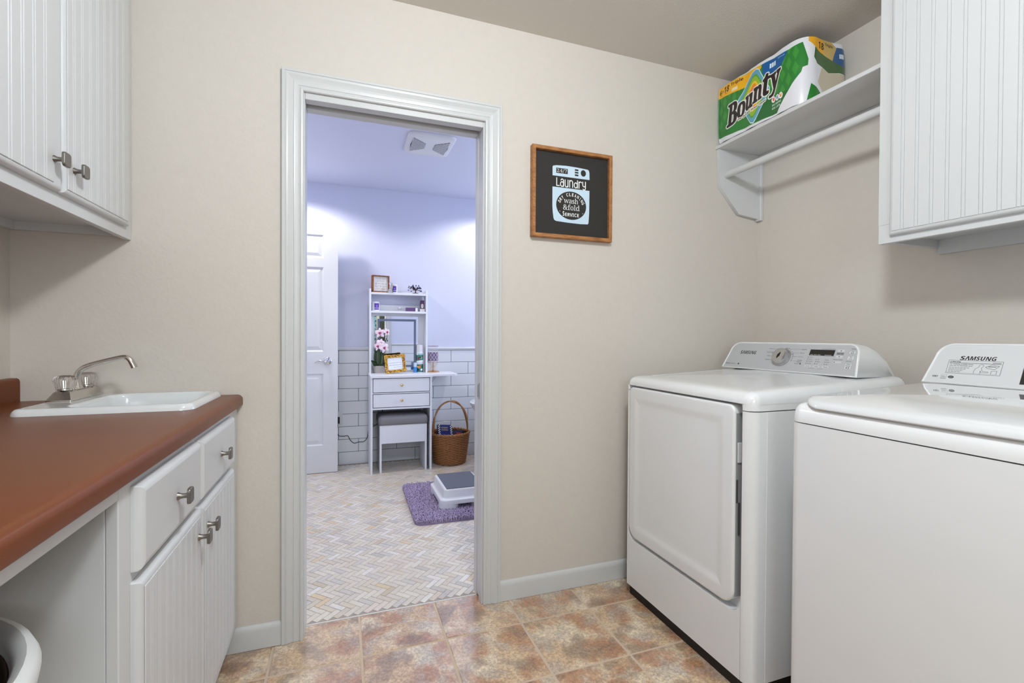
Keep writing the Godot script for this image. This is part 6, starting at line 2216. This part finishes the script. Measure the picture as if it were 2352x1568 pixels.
func basket():
	var t := thing("wicker_basket", "round brown wicker basket with hooped handle holding books", "basket", Vector3(1.124, 0.0038, -2.275))
	var cane := triplanar(mat(Color.WHITE, 0.55), 14.0, false)
	cane.albedo_texture = noise_tex(256, 0.03, [[0.0, c8(112, 70, 38)], [0.4, c8(158, 106, 62)], [0.7, c8(184, 132, 82)], [1.0, c8(206, 158, 106)]], 91, 4)
	var R := func(y: float) -> float: return lerpf(0.134, 0.172, pow(y / 0.27, 0.8))
	var b := MB.new()
	var stakes := 28
	for row in 25:
		var y := 0.008 + row * 0.0105
		var path := []
		var n := stakes * 4
		for i in n + 1:
			var a := TAU * i / n
			var r: float = R.call(y) + 0.0042 * cos(stakes / 2.0 * a + (PI if row % 2 == 0 else 0.0))
			path.append(Vector3(cos(a) * r, y, sin(a) * r))
		b.tube(path, 0.0056, 6, false)
	var weave := obj("weave", b, cane, t)
	weave.set_meta("kind", "stuff")
	b = MB.new()
	for i in stakes:
		var a := TAU * (i + 0.5) / stakes
		var path := []
		for k in 5:
			var y := 0.004 + k * 0.0665
			path.append(Vector3(cos(a) * R.call(y), y, sin(a) * R.call(y)))
		b.tube(path, 0.0042, 6)
	obj("stakes", b, cane, t)
	b = MB.new()
	b.lathe([Vector2(0.0, 0.0), Vector2(0.135, 0.0), Vector2(0.137, 0.006), Vector2(0.0, 0.012)], Vector3.ZERO, 36)
	b.lathe([Vector2(0.128, 0.006), Vector2(0.163, 0.26), Vector2(0.160, 0.26), Vector2(0.125, 0.010)], Vector3.ZERO, 36)
	obj("base", b, mat(c8(84, 52, 30), 0.7), t)
	b = MB.new()
	for s in [0.0, PI]:
		var path := []
		for i in 97:
			var a := TAU * i / 96
			path.append(Vector3(cos(a) * (0.172 + 0.006 * cos(a * 16 + s)), 0.270 + 0.006 * sin(a * 16 + s), sin(a) * (0.172 + 0.006 * cos(a * 16 + s))))
		b.tube(path, 0.007, 7, false)
	obj("rim", b, cane, t)
	b = MB.new()
	for s in [0.0, PI]:
		var path := []
		for i in 61:
			var u := i / 60.0
			var a := PI * u
			var tw := 0.006 + 0.020 * pow(absf(cos(a)), 6.0)
			var ph: float = u * TAU * 2.5 + s
			path.append(Vector3(-cos(a) * 0.158, 0.20 + 0.352 * pow(sin(a), 0.62), 0.02) + Vector3(cos(ph) * 0.004, cos(ph) * 0.004, sin(ph) * tw))
		b.tube(path, 0.0062, 8)
	obj("handle", b, cane, t)
	# books standing in it
	var pr := Print.new(Vector2.ZERO, Vector2(0.14, 0.20), 1600.0, c8(16, 32, 116))
	for i in 14:
		for j in 20:
			if (i < 2 or i > 11) and (i + j) % 2 == 0: pr.rect(i * 0.01, j * 0.01, i * 0.01 + 0.01, j * 0.01 + 0.01, c8(236, 236, 236))
			elif i < 2 or i > 11: pr.rect(i * 0.01, j * 0.01, i * 0.01 + 0.01, j * 0.01 + 0.01, c8(20, 20, 24))
	pr.text("ROBERT", font("Droid Sans", true), Vector2(0.066, 0.172), 0.066, 0.013, c8(214, 178, 96))
	pr.text("GREENE", font("Droid Sans", true), Vector2(0.066, 0.152), 0.066, 0.013, c8(214, 178, 96))
	var bk := thing("book", "blue hardback with checkered border leaning in the wicker basket", "book", Vector3(1.080, 0.150, -2.240))
	bk.rotation = Vector3(-0.42, 0.30, -0.14)
	b = MB.new()
	b.face([Vector3(-0.07, 0.0, 0.0122), Vector3(0.07, 0.0, 0.0122), Vector3(0.07, 0.20, 0.0122), Vector3(-0.07, 0.20, 0.0122)], Vector3(0, 0, -5), [Vector2(0, 1), Vector2(1, 1), Vector2(1, 0), Vector2(0, 0)])
	var m := mat(Color.WHITE, 0.4)
	m.albedo_texture = pr.tex()
	obj("front_cover", b, m, bk)
	b = MB.new()
	b.span(Vector3(-0.07, 0.0, 0.009), Vector3(0.07, 0.20, 0.012)); b.span(Vector3(-0.07, 0.0, -0.012), Vector3(0.07, 0.20, -0.009)); b.span(Vector3(-0.07, 0.0, -0.009), Vector3(-0.067, 0.20, 0.009))
	obj("case", b, mat(c8(18, 32, 108), 0.4), bk)
	b = MB.new(); b.span(Vector3(-0.067, 0.003, -0.009), Vector3(0.066, 0.197, 0.009))
	obj("pages", b, mat(c8(226, 220, 206), 0.8), bk)
	var b2 := thing("book", "dark navy book low in the basket behind the red one", "book", Vector3(1.198, 0.110, -2.300))
	b2.rotation = Vector3(-0.25, -0.2, 0.05)
	b = MB.new(); b.span(Vector3(-0.055, 0.0, -0.010), Vector3(0.055, 0.165, 0.010), 0.002)
	obj("case", b, mat(c8(20, 22, 78), 0.45), b2)
	b = MB.new(); b.span(Vector3(-0.052, 0.12, -0.008), Vector3(0.056, 0.1655, 0.008))
	obj("pages", b, mat(c8(40, 34, 90), 0.8), b2)
	var b3 := thing("book", "small red book beside the checkered one in the basket", "book", Vector3(1.182, 0.105, -2.215))
	b3.rotation = Vector3(-0.3, 0.1, -0.2)
	b = MB.new(); b.span(Vector3(-0.03, 0.0, -0.006), Vector3(0.03, 0.168, 0.006), 0.002)
	obj("case", b, mat(c8(196, 40, 44), 0.5), b3)
	b = MB.new(); b.span(Vector3(-0.028, 0.003, -0.0045), Vector3(0.0305, 0.165, 0.0045))
	obj("pages", b, mat(c8(226, 214, 206), 0.8), b3)

func rug_and_step():
	var t := thing("bath_rug", "shaggy purple bath rug on the herringbone floor", "rug", Vector3(0.935, 0.0040, -1.285), -0.012)
	var b := MB.new()
	b.xf = Transform3D(Basis(Vector3.RIGHT, -PI / 2), Vector3.ZERO)
	var W := 0.62
	var D := 0.765
	b.slab(W, D, 0.010, 0.05, 0.004)
	var base := mat(c8(136, 122, 152), 0.9)
	obj("backing", b, base, t)
	var tuft := MB.new()
	tuft.tube([Vector3(0, 0, 0), Vector3(0.002, 0.009, 0.001), Vector3(0.006, 0.016, 0.0), Vector3(0.012, 0.019, 0.0)], [0.0034, 0.0036, 0.0034, 0.0022], 5)
	var mm := MultiMesh.new()
	mm.transform_format = MultiMesh.TRANSFORM_3D
	mm.use_colors = true
	mm.mesh = tuft.mesh()
	var xs := []
	var r := RandomNumberGenerator.new(); r.seed = 15
	var st := 0.0078
	var nx := int(W / st)
	var nz := int(D / st)
	for i in nx:
		for j in nz:
			var x := -W / 2 + (i + 0.5 + r.randf_range(-0.4, 0.4)) * st
			var z := -D / 2 + (j + 0.5 + r.randf_range(-0.4, 0.4)) * st
			var cx := maxf(absf(x) - (W / 2 - 0.05), 0.0)
			var cz := maxf(absf(z) - (D / 2 - 0.05), 0.0)
			if Vector2(cx, cz).length() > 0.049: continue
			var bs := Basis(Vector3.UP, r.randf() * TAU) * Basis(Vector3.RIGHT, r.randf_range(-0.3, 0.3)) * Basis.from_scale(Vector3.ONE * r.randf_range(0.8, 1.2))
			xs.append(Transform3D(bs, Vector3(x, 0.009, z)))
	mm.instance_count = xs.size()
	for i in xs.size():
		mm.set_instance_transform(i, xs[i])
		var v := r.randf_range(0.82, 1.1)
		mm.set_instance_color(i, Color(0.40 * v, 0.325 * v, 0.475 * v))
	mm.mesh.surface_set_material(0, null)
	var mi := MultiMeshInstance3D.new()
	mi.multimesh = mm
	var pm := mat(Color.WHITE, 0.9)
	pm.vertex_color_use_as_albedo = true
	mi.material_override = pm
	put(mi, "pile", t)
	mi.set_meta("kind", "stuff")

	# low plastic step
	var s := thing("bath_step", "low white plastic step with grey tread on the purple rug", "step", Vector3(0.968, 0.0235, -1.262), 0.0)
	b = MB.new()
	b.xf = Transform3D(Basis(Vector3.RIGHT, -PI / 2), Vector3.ZERO)
	var rows := []
	for q in [[0.0, 0.034], [0.0, 0.056], [0.003, 0.062], [0.010, 0.065], [0.018, 0.067], [0.024, 0.074], [0.028, 0.112], [0.032, 0.121], [0.040, 0.125], [0.050, 0.126]]:
		rows.append(MB.ring_rr(0.335, 0.415, 0.045, q[0], Vector3(0, 0, q[1]), 6))
	b.grid(rows, true)
	b.cap(rows[-1], Vector3(0, 0, 1))
	b.cap(rows[0], Vector3(0, 0, -1))
	obj("body", b, mat(c8(228, 229, 232), 0.25), s)
	for sx in [-1.0, 1.0]:
		for sz in [-1.0, 1.0]:
			b = MB.new()
			b.xf = Transform3D(Basis(Vector3.RIGHT, -PI / 2), Vector3(sx * 0.105, 0.0, sz * 0.146))
			b.slab(0.125, 0.122, 0.0345, 0.044, 0.0005)
			obj("foot", b, mat(c8(228, 229, 232), 0.25), s)
	b = MB.new()
	b.xf = Transform3D(Basis(Vector3.RIGHT, -PI / 2), Vector3(0, 0.1258, 0))
	b.slab(0.246, 0.346, 0.0016, 0.006, 0.0008)
	var grip := triplanar(mat(c8(104, 108, 120), 0.75), 40.0, false)
	grip.normal_enabled = true; grip.normal_texture = noise_tex(128, 0.15, [], 77, 2, true, 6.0)
	obj("tread", b, grip, s)
